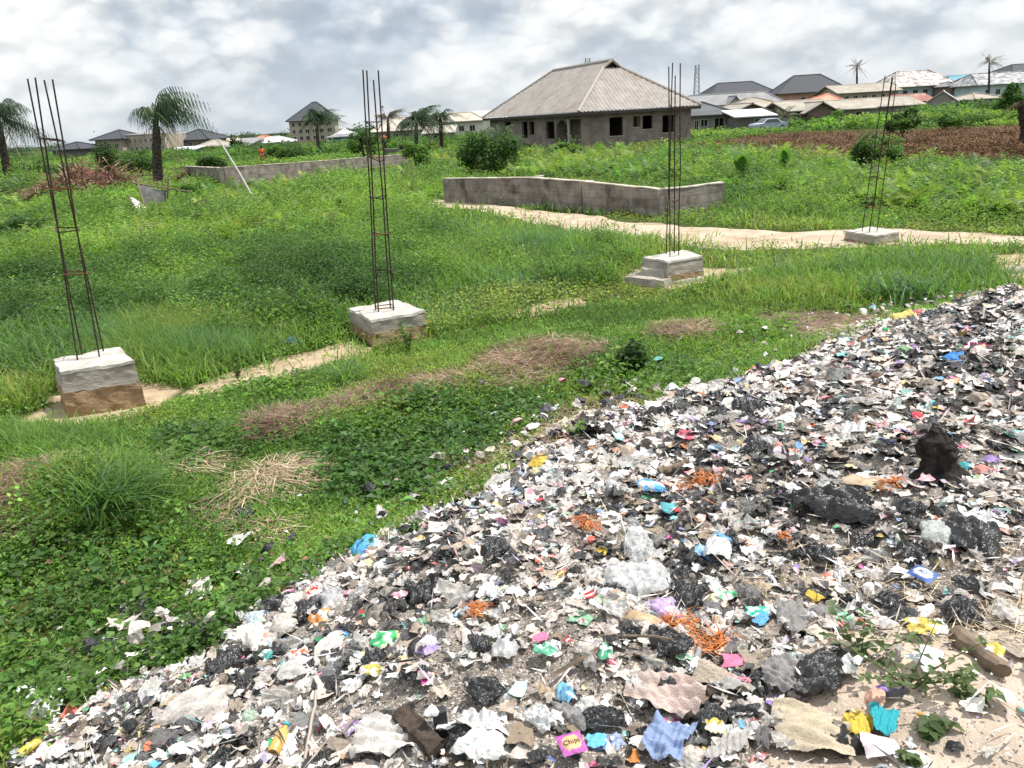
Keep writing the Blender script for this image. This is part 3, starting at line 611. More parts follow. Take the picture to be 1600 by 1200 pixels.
# left-hand group
house('house', 'low house with a dark roof just above the bushes behind the brown frond heap', 82, 122, 246, 234, 223, 150, 9, 'hip', W_dgrey, M_slate, ov=.6)
house('apartment_block', 'long two storey grey block with an unfinished flat top behind the vine clad stump', 188, 256, 244, 211, 208, 160, 11, 'shed', W_beige, R_grey, ov=.1, wins=wrow(8, .62, .82, .02, .98, .4)+wrow(8, .2, .42, .02, .98, .4), cat='apartment block')
house('house', 'house with a dark hipped roof joined to the end of the long grey block', 148, 189, 245, 218, 204, 158, 11, 'hip', W_beige, M_slate, ov=.7, wins=wrow(3, .5, .75))
house('house', 'two storey house under a dark pointed hipped roof right of the wind blown palm', 270, 321, 240, 219, 203, 170, 13, 'hip', W_grey, M_slate, ridge=.06, ov=.9, wins=wrow(3, .5, .8, .1, .95, .3))
house('shed', 'low white roofed shed in front of the dark pointed roof', 260, 300, 243, 236, 231, 150, 6, 'shed', W_grey, R_white, ov=.4, cat='shed', wins=[(.6, .9, .1, .8)])
house('house', 'house with a pale pink hipped roof behind the leaning white pole', 330, 354, 228, 221, 212, 185, 10, 'hip', W_white, R_cream, ridge=.1, ov=.6)
house('house', 'low house with a tan hipped roof in front of the pale pink roof', 312, 340, 238, 229, 219, 160, 9, 'hip', W_pink, R_tan, ridge=.2, ov=.7)
house('shed', 'long shed with a slanting grey metal roof right of the leaning pole', 352, 384, 236, 230, 218, 155, 12, 'shed', W_dgrey, R_grey, yaw=.0, ov=.4, cat='shed')
house('house', 'house with a red roof among pale roofs left of the three storey block', 386, 424, 226, 221, 212, 190, 9, 'hip', W_beige, R_coral, ov=.6)
house('house', 'low house with a white roof left of the three storey block', 402, 442, 232, 223, 214, 165, 9, 'hip', W_white, R_white, ridge=.3, ov=.6)
T3 = [(u0, u1, b, b+.17) for b in (.10, .42, .74) for (u0, u1) in ((.06, .12), (.2, .27), (.34, .42), (.5, .58), (.66, .74), (.83, .92))]
house('apartment_block', 'three storey cream block with a tall dark pointed roof', 452, 521, 226, 188, 160, 212, 14, 'hip', W_beige, M_slate, yaw=.12, ridge=.1, ov=.7, wins=T3, cat='apartment block', rshift=.56)
house('house', 'house with a bright white roof right of the three storey block', 522, 546, 222, 213, 202, 165, 8, 'hip', W_white, R_white, ov=.5)
house('shed', 'blue painted shed with a flat grey roof', 513, 550, 228, 215, 211, 130, 6, 'shed', mat('blue_paint', (.07, .17, .32), (.11, .22, .38), 1, rough=.8), R_grey, ov=.4, cat='shed', wins=[(.1, .5, .1, .75)])
house('house', 'house with a beige hipped roof behind the bushy palm', 586, 666, 218, 204, 184, 150, 12, 'hip', W_beige, R_cream, ridge=.45, ov=.8, wins=wrow(4, .3, .7))
house('house', 'house with a wide cream roof between the palms and the bungalow', 672, 752, 214, 190, 177, 150, 12, 'hip', W_white, R_cream, ridge=.6, ov=.8, wins=wrow(4, .4, .72))
house('house', 'house with a white roof rising behind the left end of the bungalow roof', 738, 790, 205, 185, 174, 170, 10, 'gable_side', W_white, R_white, ov=.5)
house('shed', 'low shed with a pale sloping roof among the palms', 664, 706, 219, 209, 198, 120, 8, 'shed', W_dgrey, R_cream, ov=.5, cat='shed', wins=[(.2, .8, .1, .8)])

def mast(label, px, yt, yb, D, w):
    b = PD(px, yb, D); b[2] = 0; t = PD(px, yt, D); o = empty('lattice_mast', b, label, 'radio mast'); H = float(t[2]); M = mat('galvanised_steel', (.25, .26, .28), rough=.6); k = 12
    leg = [[np.array([sx*w*(1-.5*f), sy*w*(1-.5*f), H*f]) for f in np.linspace(0, 1, k+1)] for sx, sy in ((-1, -1), (1, -1), (1, 1), (-1, 1))]
    for L in leg: MB().tube(L, .09, 4).build('leg', M, o)
    m = MB()
    for i in range(k):
        for j in range(4): m.tube([leg[j][i], leg[(j+1) % 4][i+1]], .05, 3); m.tube([leg[j][i+1], leg[(j+1) % 4][i+1]], .05, 3)
    m.build('bracing', M, o)
    d = MB()
    for z, s in ((H*.95, 1), (H*.88, -1)): d.tube([(s*w*.5, -w*.6, z-.9), (s*w*.5, -w*.6, z+.9)], .28, 6)
    d.build('antenna', mat('antenna_grey', (.5, .51, .52), rough=.6), o)
mast('slender grey lattice mast right of the bungalow roof', 1088, 102, 175, 260, 1.0)
mast('lattice mast whose top shows just above the bungalow ridge', 920, 91, 180, 240, 1.1)

# ------------------------------------------------------------------ vegetation generators
class ACC:                                            # accumulates vertices, faces and own colours of many leaves
    def __init__(s): s.V = []; s.F = {3: [], 4: []}; s.C = []; s.n = 0
    def add(s, V, C, *Fs):
        V = V.reshape(-1, 3); s.V.append(V); s.C.append(C.reshape(-1, 3))
        for F in Fs: s.F[F.shape[1]].append(F+s.n)
        s.n += len(V)
    def build(s, name, m, parent=None):
        F = [np.concatenate(v) for v in s.F.values() if v]
        return npobj(name, np.concatenate(s.V), F, m, np.concatenate(s.C), False, parent)
def leaves(acc, P, L, W, C, elev=(-.3, .9), az=None, fold=.25, droop=.25, roll=.5):
    n = len(P); L = np.broadcast_to(L, n)[:, None]; W = np.broadcast_to(W, n)[:, None]
    az = RNG.uniform(0, 2*np.pi, n) if az is None else az; e = RNG.uniform(elev[0], elev[1], n); rl = RNG.normal(0, roll, n)
    d = np.stack([np.cos(e)*np.cos(az), np.cos(e)*np.sin(az), np.sin(e)], -1)
    s0 = np.stack([-np.sin(az), np.cos(az), np.zeros(n)], -1); n0 = np.cross(d, s0)
    s = s0*np.cos(rl)[:, None]+n0*np.sin(rl)[:, None]; nn = np.cross(d, s)
    mid = P+d*L*.45
    V = np.stack([P, mid+s*W+nn*W*fold, P+d*L-nn*L*droop*.3-np.array([0, 0, 1])*L*droop*.5, mid-s*W+nn*W*fold], 1)
    i = np.arange(n)[:, None]*4; F = np.concatenate([i+[0, 1, 2], i+[0, 2, 3]])
    acc.add(V, np.repeat(C, 4, 0), F)
def blades(acc, P, L, W, C, bend=(.2, .9), az=None, tipc=None, lean=0.0, windaz=None):
    n = len(P); L = np.broadcast_to(L, n); W = np.broadcast_to(W, n)
    az = RNG.uniform(0, 2*np.pi, n) if az is None else az; b = RNG.uniform(bend[0], bend[1], n)
    h = np.stack([np.cos(az), np.sin(az), np.zeros(n)], -1); tw = az+np.pi/2+RNG.normal(0, .5, n); s = np.stack([np.cos(tw), np.sin(tw), np.zeros(n)], -1)
    R = []
    for t, w in ((0, .8), (.38, 1), (.72, .65)):
        c = P+h*(L*(b*t*t+.1*t))[:, None]+np.array([0, 0, 1])*(L*t*(1-.45*b*t))[:, None]
        R += [c-s*(W*w)[:, None], c+s*(W*w)[:, None]]
    R.append(P+h*(L*(b+.1))[:, None]+np.array([0, 0, 1])*(L*(1-.5*b))[:, None])
    V = np.stack(R, 1); i = np.arange(n)[:, None]*7
    acc.add(V, np.repeat(C, 7, 0), np.concatenate([i+[0, 1, 3, 2], i+[2, 3, 5, 4]]), i+[4, 5, 6])
def fronds(acc, B, az, L, elev, droop, J, ll, lw, C, hang=.3, wind=(0, 0, 0), sweep=.5, rach=.02, two=False):
    """arched fronds with paired leaflets"""
    n = len(B); L = np.broadcast_to(L, n); elev = np.broadcast_to(elev, n); droop = np.broadcast_to(droop, n)
    h = np.stack([np.cos(az), np.sin(az), np.zeros(n)], -1); up = np.array([0, 0, 1.0]); wind = np.array(wind, float)
    def pt(t): return B+h*(L*t*np.cos(elev))[:, None]+up*(L*(t*np.sin(elev)-droop*t*t))[:, None]+wind*(L*t*t)[:, None]
    def tang(t): v = pt(t+.02)-pt(t-.02); return v/np.linalg.norm(v, axis=1, keepdims=True)
    ts = np.linspace(.12, .99, J)
    for j, t in enumerate(ts):
        p = pt(t); T = tang(t); S = np.cross(T, up); S /= (np.linalg.norm(S, axis=1, keepdims=True)+1e-6)
        l = L*ll*(math.sin(math.pi*min(1, .22+.78*t))**.7*.9+.12)*RNG.uniform(.75, 1.15, n); w = L*lw*(1-.4*t)
        for sg in (-1, 1):
            d = S*sg*math.cos(sweep)+T*math.sin(sweep)+up*RNG.normal(0, .12, n)[:, None]; d = d-up*(hang*RNG.uniform(.4, 1.5, n))[:, None]+wind*.35; d /= np.linalg.norm(d, axis=1, keepdims=True)
            wv = T*(w*.5)[:, None]
            tip = p+d*l[:, None]-up*(l*hang*.45*RNG.uniform(.3, 1.4, n))[:, None]
            V = np.stack([p-wv, p+wv, tip], 1); i = np.arange(n)[:, None]*3
            acc.add(V, np.repeat(C*RNG.uniform(.85, 1.15, (n, 1)), 3, 0), i+[0, 1, 2])
    K = 7; tt = np.linspace(0, .98, K); R = []
    for t in tt:
        p = pt(t); T = tang(max(t, .03)); S = np.cross(T, up); S /= (np.linalg.norm(S, axis=1, keepdims=True)+1e-6); w = (L*rach*(1.1-t))[:, None]; R += [p-S*w, p+S*w]
    V = np.stack(R, 1); i = np.arange(n)[:, None]*(2*K); Fs = np.concatenate([i+[2*k, 2*k+1, 2*k+3, 2*k+2] for k in range(K-1)])
    acc.add(V, np.repeat(C*.9+np.array([.03, .025, .0]), 2*K, 0), Fs)
G_BRIGHT = np.array([.178, .302, .058]); G_YEL = np.array([.27, .325, .082]); G_MID = np.array([.108, .208, .046]); G_DARK = np.array([.056, .115, .032]); G_BLUE = np.array([.10, .185, .08]); G_FERN = np.array([.188, .295, .06])
def greens(x, y, n, wts, sc=.35, jit=.22, seed=0):
    """own colour of the plants: kinds grow in drifts"""
    f = fbm(x, y, sc, 100+seed, 3)+RNG.normal(0, .07, len(x)); pal = np.array(wts); k = len(pal)
    u = np.clip((f-.31)/.38, 0, .999)*(k-1); i = u.astype(int); fr = (u-i)[:, None]
    C = pal[i]*(1-fr)+pal[np.minimum(i+1, k-1)]*fr
    return C*np.clip(RNG.normal(1, jit, (len(x), 1)), .45, 1.7)*np.clip(RNG.normal(1, .07, (len(x), 3)), .8, 1.2)
def zone(poly, n, fast=True):
    P = np.array(poly, float); lo = P.min(0); hi = P.max(0); out = []
    c = 0
    while c < n:
        q = RNG.uniform(lo, hi, (n*2, 2)); q = q[inpoly(q[:, 0], q[:, 1], P)]; out.append(q); c += len(q)
    q = np.concatenate(out)[:n]; return ground_fast(q[:, 0], q[:, 1])
BLOCKED = []                                          # footprints nothing grows through
for tp in ([(-5.35, 9.09), (-4.74, 9.46), (-4.27, 8.77), (-4.97, 8.52)], [(-2.31, 11.45), (-1.64, 11.83), (-1.16, 11.01), (-1.87, 10.65)], [(2.1, 14.0), (3.3, 14.73), (3.6, 14.0), (2.75, 13.45)], [(7.25, 17.0), (7.98, 17.35), (8.15, 16.5), (7.5, 16.15)]):
    tp = np.array(tp); c = tp.mean(0); BLOCKED.append(c-c/np.hypot(*c)*.13+(tp-c)*1.3)
BLOCKED.append(np.array([(wE[0], wE[1]), (wD[0], wD[1]), (wC[0], wC[1]), (wB[0], wB[1]), (wA[0], wA[1]), (wA[0]+.3, wA[1]+.3), (wB[0]+.3, wB[1]+.3), (wC[0]+.3, wC[1]+.3), (wD[0]+.1, wD[1]+.4), (wE[0], wE[1]+.3)]))
_a = np.array([math.cos(.36), math.sin(.36)]); _b = np.array([-_a[1], _a[0]]); _p = np.array([6.73, 69.22])+(_a+_b)*.5
BLOCKED.append(np.array([_p, _p+_a*10.9, _p+_a*10.9+_b*22.5, _p+_b*22.5]))
def grows(P, trash=-.12, sand=.05, hay=.05, brown=True):
    x, y = P[:, 0], P[:, 1]; jx = x+RNG.normal(0, .12, len(x)); jy = y+RNG.normal(0, .12, len(x)); ok = np.ones(len(x), bool); u = RNG.uniform(0, 1, len(x))
    ok &= ~(inpoly(jx, jy, PATH) & (u > .03))
    for S in SANDS: ok &= ~(inpoly(jx, jy, S) & (u > sand))
    for S in HAYS: ok &= ~(inpoly(jx, jy, S) & (u > hay))
    for S in BLOCKED: ok &= ~inpoly(x, y, S)
    if brown: ok &= ~(inpoly(x+RNG.normal(0, 1.2, len(x)), y+RNG.normal(0, 2.5, len(x)), BROWN) & (u > .12+.5*sstep(.55, .68, fbm(x, y, .16, 331))))
    s = edge_dist(x, y)+(fbm(x, y, 1.7, 31)-.5)*1.3+RNG.normal(0, .1, len(x)); ok &= s < trash+.14+np.where(RNG.uniform(0, 1, len(x)) < .45, RNG.exponential(.28, len(x)), 0)
    return ok
def clumps(acc, P, R, H, k, L, C, elev=(-.2, .9), wl=.36, fold=.25, top=.55):
    n = len(P); R = np.broadcast_to(R, n); H = np.broadcast_to(H, n); L = np.broadcast_to(L, n)
    i = np.repeat(np.arange(n), k); m = len(i); r = np.sqrt(RNG.uniform(0, 1, m)); a = RNG.uniform(0, 2*np.pi, m)
    z = H[i]*(1-.65*r*r)*RNG.uniform(0, 1, m)**top
    Q = P[i]+np.stack([r*R[i]*np.cos(a), r*R[i]*np.sin(a), z], -1)
    l = L[i]*RNG.uniform(.55, 1.25, m); az = a+RNG.normal(0, .9, m)
    leaves(acc, Q, l, l*wl, C[i]*np.clip(RNG.normal(1, .16, (m, 1)), .6, 1.5), elev, az, fold)

def build_field():
    # creeping broad-leaved weeds close by on the left
    acc = ACC()
    zp = [(-420, 800), (90, 740), (260, 780), (330, 820), (430, 880), (560, 850), (640, 830), (500, 930), (430, 960), (330, 1020), (200, 1095), (20, 1215), (-420, 1500)]
    P = zone(zp, 4200); P = P[grows(P, trash=.12)]; n = len(P); hn = fbm(P[:, 0], P[:, 1], 1.3, 201)
    C = greens(P[:, 0], P[:, 1], n, [G_MID*.9, G_MID*1.2, G_BRIGHT, G_BRIGHT*1.15, G_YEL], 1.1, seed=1)
    kp = (fbm(P[:, 0], P[:, 1], 1.6, 212) > .36) | (RNG.uniform(0, 1, n) < .35); P, hn, C = P[kp], hn[kp], C[kp]; n = len(P); sp = fbm(P[:, 0], P[:, 1], 1.2, 213)+RNG.normal(0, .1, n)
    for mk, wl, k, ls in ((sp < .45, .17, 20, 1.25), ((sp >= .45) & (sp < .6), .3, 14, .9), (sp >= .6, .42, 12, 1.0)):
        q = P[mk]; m = len(q); clumps(acc, q, RNG.uniform(.06, .15, m), .04+.30*hn[mk]*RNG.uniform(.4, 1.4, m), k, RNG.uniform(.03, .058, m)*ls, C[mk], wl=wl, elev=(-.35, .8))
    q = P[RNG.uniform(0, 1, n) < .22]; m = len(q); clumps(acc, q, .12, .16, 3, RNG.uniform(.03, .06, m), np.array([(.30, .22, .12), (.22, .14, .08), (.34, .32, .10)])[RNG.integers(0, 3, m)], wl=.25, elev=(-.6, .5))
    q = zone([(-420, 830), (90, 790), (260, 830), (420, 905), (330, 1010), (200, 1075), (20, 1195), (-420, 1500)], 520); q = q[grows(q, trash=.1)]; n = len(q)
    clumps(acc, q, .14, RNG.uniform(.12, .26, n), 7, RNG.uniform(.045, .08, n), greens(q[:, 0], q[:, 1], n, [G_DARK*1.3, G_MID, G_MID*1.3], .8, seed=2), wl=.46, elev=(-.5, .4))
    # band between the footings and the litter: low mixed leaves
    zp = [(-420, 720), (60, 665), (260, 630), (560, 560), (900, 480), (1150, 450), (1450, 430), (1900, 430), (1900, 470), (1600, 480), (1300, 565), (1000, 655), (850, 710), (640, 840), (430, 900), (300, 850), (80, 800), (-420, 860)]
    P = zone(zp, 15000); P = P[grows(P)]; n = len(P); hn = fbm(P[:, 0], P[:, 1], .9, 202)
    C = greens(P[:, 0], P[:, 1], n, [G_MID*.8, G_MID*1.2, G_BRIGHT*1.05, G_BRIGHT*1.2, G_YEL*.9], .75, seed=3)
    clumps(acc, P, RNG.uniform(.05, .14, n), .03+.2*hn*RNG.uniform(.4, 1.2, n), 11, RNG.uniform(.025, .05, n), C, wl=.27, elev=(-.1, 1.0))
    # leafy drifts in it
    dk = [((640, 700), 130, 60), ((600, 760), 110, 50), ((740, 690), 60, 40), ((1060, 600), 110, 40), ((960, 590), 70, 30), ((660, 640), 90, 25), ((420, 610), 70, 20), ((1200, 520), 60, 20), ((820, 650), 70, 25), ((300, 700), 80, 30)]
    pp = np.concatenate([RNG.normal(0, .5, (int(w*h/14), 2))*[w, h]+c for c, w, h in dk]); q = ground_fast(pp[:, 0], pp[:, 1]); q = q[grows(q, hay=.6)]; n = len(q)
    clumps(acc, q, .13, RNG.uniform(.1, .26, n), 9, RNG.uniform(.05, .085, n), greens(q[:, 0], q[:, 1], n, [G_DARK*1.3, G_MID, G_BRIGHT*.9], .8, seed=4), wl=.34, elev=(-.4, .7))
    tag(acc.build('ground_cover', M_leaf), 'low leafy green weeds spreading between the footings and the litter', 'ground cover', kind='stuff')
    # taller weeds in the field behind
    acc = ACC()
    zp = [(-420, 700), (60, 640), (100, 590), (300, 605), (560, 560), (900, 485), (1150, 455), (1300, 430), (1900, 420), (1900, 250), (1600, 262), (1300, 240), (1080, 228), (640, 235), (300, 262), (-420, 290)]
    P = zone(zp, 15000); P = P[grows(P)]; n = len(P); d = np.hypot(P[:, 0], P[:, 1]); hn = fbm(P[:, 0], P[:, 1], .33, 203)*.6+.4*fbm(P[:, 0], P[:, 1], 1.0, 204)
    C = greens(P[:, 0], P[:, 1], n, [G_DARK, G_MID, G_MID*1.2, G_BRIGHT, G_FERN, G_YEL*.9], .28, seed=5)
    pat = sstep(.5, .62, fbm(P[:, 0], P[:, 1], .42, 205)); right = sstep(4, 12, P[:, 0])*sstep(16, 22, P[:, 1])
    H = (.08+.36*hn*(.35+pat)+.35*right*hn)*RNG.uniform(.5, 1.2, n)*(1+.012*d)
    clumps(acc, P, RNG.uniform(.1, .22, n)*(1+.02*d), H, 13, np.maximum(RNG.uniform(.04, .075, n), d*.0032), C, wl=.3, elev=(-.2, 1.0))
    # bushy drifts: left, and along the bungalow plot
    dk = [((60, 420), 150, 45), ((220, 440), 200, 22), ((300, 345), 240, 40), ((430, 440), 70, 15), ((500, 380), 60, 14), ((540, 290), 80, 14), ((900, 265), 200, 16), ((1150, 285), 110, 22), ((1500, 300), 150, 30), ((1300, 290), 160, 24), ((1250, 330), 140, 14), ((350, 420), 120, 20), ((140, 350), 160, 30), ((1480, 345), 140, 14)]
    dk += [((RNG.uniform(-150, 700), RNG.uniform(282, 480)), RNG.uniform(30, 110), RNG.uniform(9, 24)) for _ in range(75)]+[((RNG.uniform(1060, 1750), RNG.uniform(262, 325)), RNG.uniform(30, 110), RNG.uniform(9, 20)) for _ in range(60)]+[((RNG.uniform(650, 1000), RNG.uniform(385, 450)), RNG.uniform(30, 70), RNG.uniform(8, 14)) for _ in range(18)]
    dk += [((RNG.uniform(-150, 700), RNG.uniform(290, 440)), RNG.uniform(40, 120), RNG.uniform(12, 28)) for _ in range(60)]
    dk += [((RNG.uniform(-60, 560), RNG.uniform(400, 535)), RNG.uniform(25, 80), RNG.uniform(9, 20)) for _ in range(45)]
    pp = []; dome = []; cc = []
    for c, w, h in dk:
        m = int(w*h/(5 if c[0] < 600 else 7)); off = RNG.normal(0, .5, (m, 2)); pp.append(off*[w, h]+c); dome.append(np.exp(-1.5*(off**2).sum(1))*RNG.uniform(.6, 1.25)); cc.append(np.full(m, RNG.uniform(-.16, .16)))
    pp = np.concatenate(pp); dome = np.concatenate(dome); cc = np.concatenate(cc); q = ground_fast(pp[:, 0], pp[:, 1]); kk = grows(q) & ~inpoly(q[:, 0], q[:, 1]+.7, PATH) & ~inpoly(q[:, 0], q[:, 1]+.35, PATH)
    for S in BLOCKED[:4]: c = S.mean(0); kk &= np.hypot(q[:, 0]-c[0]*.96, q[:, 1]-c[1]*.96) > 1.0
    q, dome, cc = q[kk], dome[kk], cc[kk]; n = len(q); d = np.hypot(q[:, 0], q[:, 1])
    C = greens(q[:, 0], q[:, 1], n, [G_DARK*1.1, G_MID, G_BRIGHT*.9, G_FERN], .3, seed=6)*(1+cc)[:, None]
    clumps(acc, q, RNG.uniform(.14, .26, n)*(1+.02*d), (.1+.62*dome)*RNG.uniform(.6, 1.15, n)*(1+.014*d), 14, np.maximum(RNG.uniform(.045, .075, n), d*.0034), C, wl=.3, elev=(-.3, .9))
    q = zone([(-400, 282), (60, 268), (300, 262), (640, 250), (780, 240), (1090, 226), (1240, 206), (1640, 194), (1900, 190), (1900, 180), (1640, 184), (1240, 198), (780, 222), (640, 228), (300, 244), (-400, 258)], 5200); q = q[grows(q, brown=False)]; n = len(q); d = np.hypot(q[:, 0], q[:, 1])
    clumps(acc, q, .5+.012*d, RNG.uniform(.25, .8, n)*(.45+.004*d), 13, d*.0038, greens(q[:, 0], q[:, 1], n, [G_DARK, G_MID, G_BRIGHT*.9, G_FERN*.9], .09, seed=16), wl=.3, elev=(-.2, .9))
    tag(acc.build('weeds', M_leaf), 'tall green weeds covering the field behind the footings', 'weeds', kind='stuff')
    # grass
    acc = ACC()
    P = zone([(-420, 850), (60, 665), (260, 630), (560, 560), (900, 480), (1150, 450), (1450, 430), (1900, 430), (1600, 490), (1300, 570), (1000, 660), (850, 720), (640, 850), (430, 910), (200, 830)], 90000); P = P[grows(P)]; n = len(P)
    C = greens(P[:, 0], P[:, 1], n, [G_MID, G_BRIGHT, G_BRIGHT*1.15, G_YEL], .6, seed=7); hn = fbm(P[:, 0], P[:, 1], .8, 206)
    blades(acc, P, (.04+.16*hn)*RNG.uniform(.5, 1.3, n), RNG.uniform(.003, .0065, n), C)
    P = zone([(-420, 700), (60, 640), (100, 590), (300, 605), (560, 560), (900, 485), (1150, 455), (1300, 430), (1900, 420), (1900, 330), (1100, 300), (640, 270), (300, 300), (-420, 320)], 80000); P = P[grows(P)]; n = len(P); d = np.hypot(P[:, 0], P[:, 1]); hn = fbm(P[:, 0], P[:, 1], .4, 207); kk = RNG.uniform(0, 1, n) < .12+sstep(.36, .6, fbm(P[:, 0], P[:, 1], .5, 208, 2)); P, d, hn = P[kk], d[kk], hn[kk]; n = len(P)
    C = greens(P[:, 0], P[:, 1], n, [G_BLUE, G_MID*1.15, G_BRIGHT, G_BRIGHT*1.1, G_YEL], .3, seed=8)
    blades(acc, P, (.08+.42*hn)*RNG.uniform(.5, 1.25, n)*(1+.008*d), np.maximum(RNG.uniform(.003, .007, n), d*.0006), C)
    # drifts of long bluish grass
    for c, w, h, L, W, nb, pal in [((40, 560), 130, 45, .55, .014, 2600, [G_BLUE*.8, G_MID, G_BLUE]), ((270, 545), 150, 40, .6, .004, 9000, [G_BLUE*1.3, G_MID*1.2, G_YEL*.8]), ((330, 470), 170, 28, .5, .009, 4200, [G_BLUE, G_BRIGHT, G_MID]), ((720, 400), 200, 40, .5, .010, 9000, [G_MID, G_BRIGHT, G_BLUE*1.2]), ((860, 400), 130, 25, .55, .011, 5000, [G_BLUE, G_MID*1.2, G_BRIGHT]),
                                   ((1420, 440), 190, 30, .5, .008, 5200, [G_BLUE, G_MID, G_BRIGHT]), ((1250, 450), 150, 30, .35, .007, 4200, [G_MID, G_BRIGHT, G_YEL]), ((60, 700), 130, 30, .3, .006, 4200, [G_MID, G_BRIGHT]), ((600, 420), 150, 40, .4, .007, 5000, [G_BRIGHT, G_MID])]:
        pp = RNG.normal(0, .5, (nb, 2))*[w, h]+c; q = ground_fast(pp[:, 0], pp[:, 1]); q = q[grows(q)]; n = len(q)
        blades(acc, q, L*RNG.uniform(.45, 1.15, n), W*RNG.uniform(.6, 1.2, n), greens(q[:, 0], q[:, 1], n, pal, 1.2, seed=9), bend=(.2, 1.0))
    tag(acc.build('grass', M_blade), 'green grass growing through the whole field', 'grass', kind='stuff')
    # ferns
    acc = ACC()
    for zp, nf in [([(640, 262), (700, 240), (1080, 232), (1330, 245), (1500, 265), (1640, 280), (1850, 300), (1850, 350), (1500, 345), (1130, 300), (1040, 285), (700, 272)], 1300), ([(-300, 300), (60, 270), (300, 292), (640, 268), (690, 330), (560, 360), (300, 400), (-300, 430)], 750)]:
        P = zone(zp, nf); P = P[grows(P)]; n = len(P); k = 5; i = np.repeat(np.arange(n), k); d = np.hypot(P[:, 0], P[:, 1])
        C = greens(P[:, 0], P[:, 1], n, [G_MID, G_FERN*.9, G_FERN, G_YEL], .2, seed=10)[i]
        L = (RNG.uniform(.4, .8, n)*(1+.012*d))[i]
        fronds(acc, P[i]+np.array([0, 0, .1]), RNG.uniform(0, 2*np.pi, n*k), L, RNG.uniform(.5, 1.25, n*k), RNG.uniform(.2, .7, n*k), 9, .26, .085, C, hang=.15)
    tag(acc.build('ferns', M_leaf), 'bright green ferns crowding the field in front of the bungalow', 'ferns', kind='stuff')
    # dried brown weeds right of the bungalow
    acc = ACC(); P = zone(BROWN_PX, 15000); P = P[grows(P, brown=False)]; n = len(P); hn = fbm(P[:, 0], P[:, 1], .25, 211)
    C = greens(P[:, 0], P[:, 1], n, [np.array([.085, .044, .028]), np.array([.15, .084, .05]), np.array([.22, .15, .095]), np.array([.10, .056, .036])], .35, .35, seed=11)
    blades(acc, P, (.1+.55*hn)*RNG.uniform(.4, 1.2, n), RNG.uniform(.015, .04, n), C, bend=(.4, 1.8))
    q = P[::2]; clumps(acc, q, .4, .1+.4*hn[::2], 9, RNG.uniform(.08, .2, len(q)), C[::2]*1.05, wl=.22, elev=(-.6, .6))
    tag(acc.build('dried_weeds', M_dry), 'band of dead brown cut weeds right of the bungalow', 'dried weeds', kind='stuff')
    # dry grass lying on the mounds
    acc = ACC()
    for k, zp in enumerate(HAYS_PX):
        A = np.array(zp, float); q = zone(zp, 4200 if k < 5 else 1000); n = len(q); q = q+np.stack([RNG.normal(0, .05, n), RNG.normal(0, .05, n), RNG.uniform(-.01, .06, n)], -1)
        q[:, 2] = np.maximum(q[:, 2], hgt(q[:, 0], q[:, 1])+.005)
        C = greens(q[:, 0], q[:, 1], n, [np.array([.14, .092, .066]), np.array([.235, .165, .12]), np.array([.34, .255, .19])], 2.2, .3, seed=12)
        leaves(acc, q, RNG.uniform(.08, .26, n), RNG.uniform(.0022, .0045, n), C, elev=(-.12, .3), fold=0, droop=0)
    tag(acc.build('dry_grass', M_dry), 'mats of dead brown grass on low mounds beside the litter', 'dry grass', kind='stuff')
    # undergrowth on the far side of the field
    acc = ACC()
    for zp, nb, hr, pal in [([(-300, 262), (60, 258), (300, 252), (640, 240), (780, 226), (780, 216), (640, 222), (300, 240), (-300, 252)], 460, (.6, 1.7), [G_DARK*.7, G_DARK, G_MID*.9, G_MID]), ([(1200, 205), (1400, 200), (1640, 192), (1850, 190), (1850, 178), (1600, 182), (1400, 188), (1230, 196)], 330, (.5, 1.3), [G_DARK, G_MID, G_BRIGHT*.8, G_FERN]),
                            ([(1420, 188), (1640, 180), (1850, 178), (1850, 168), (1600, 171), (1440, 179)], 200, (.9, 1.9), [G_DARK, G_MID, G_MID*1.1])]:
        P = zone(zp, nb); P = P[grows(P, brown=False)]; n = len(P); C = greens(P[:, 0], P[:, 1], n, pal, .12, .2, seed=13)
        H = RNG.uniform(*hr, n)
        clumps(acc, P, H*RNG.uniform(.6, 1.1, n), H, 130, RNG.uniform(.25, .42, n), C, wl=.34, elev=(-.5, .9), top=.5)
    tag(acc.build('undergrowth', M_leaf), 'dense green undergrowth along the far edge of the field', 'undergrowth', kind='stuff')
    acc = ACC(); a = RNG.uniform(-.85, .85, 330); D = RNG.uniform(240, 620, 330); P = np.stack([D*np.tan(a), D, np.zeros(330)], -1); P[:, 2] = hgt(P[:, 0], P[:, 1]); H = RNG.uniform(2.0, 4.2, 330)*np.where(RNG.uniform(0, 1, 330) < .12, 1.5, 1)
    clumps(acc, P, H*RNG.uniform(.7, 1.8, 330), H, 230, RNG.uniform(.5, .85, 330), np.array([.045, .085, .045])*RNG.uniform(.7, 1.3, (330, 1)), wl=.42, elev=(-.5, .9), top=.95)
    tag(acc.build('distant_trees', M_leaf), 'far off low tree line behind the houses', 'distant trees', kind='stuff')
build_field()

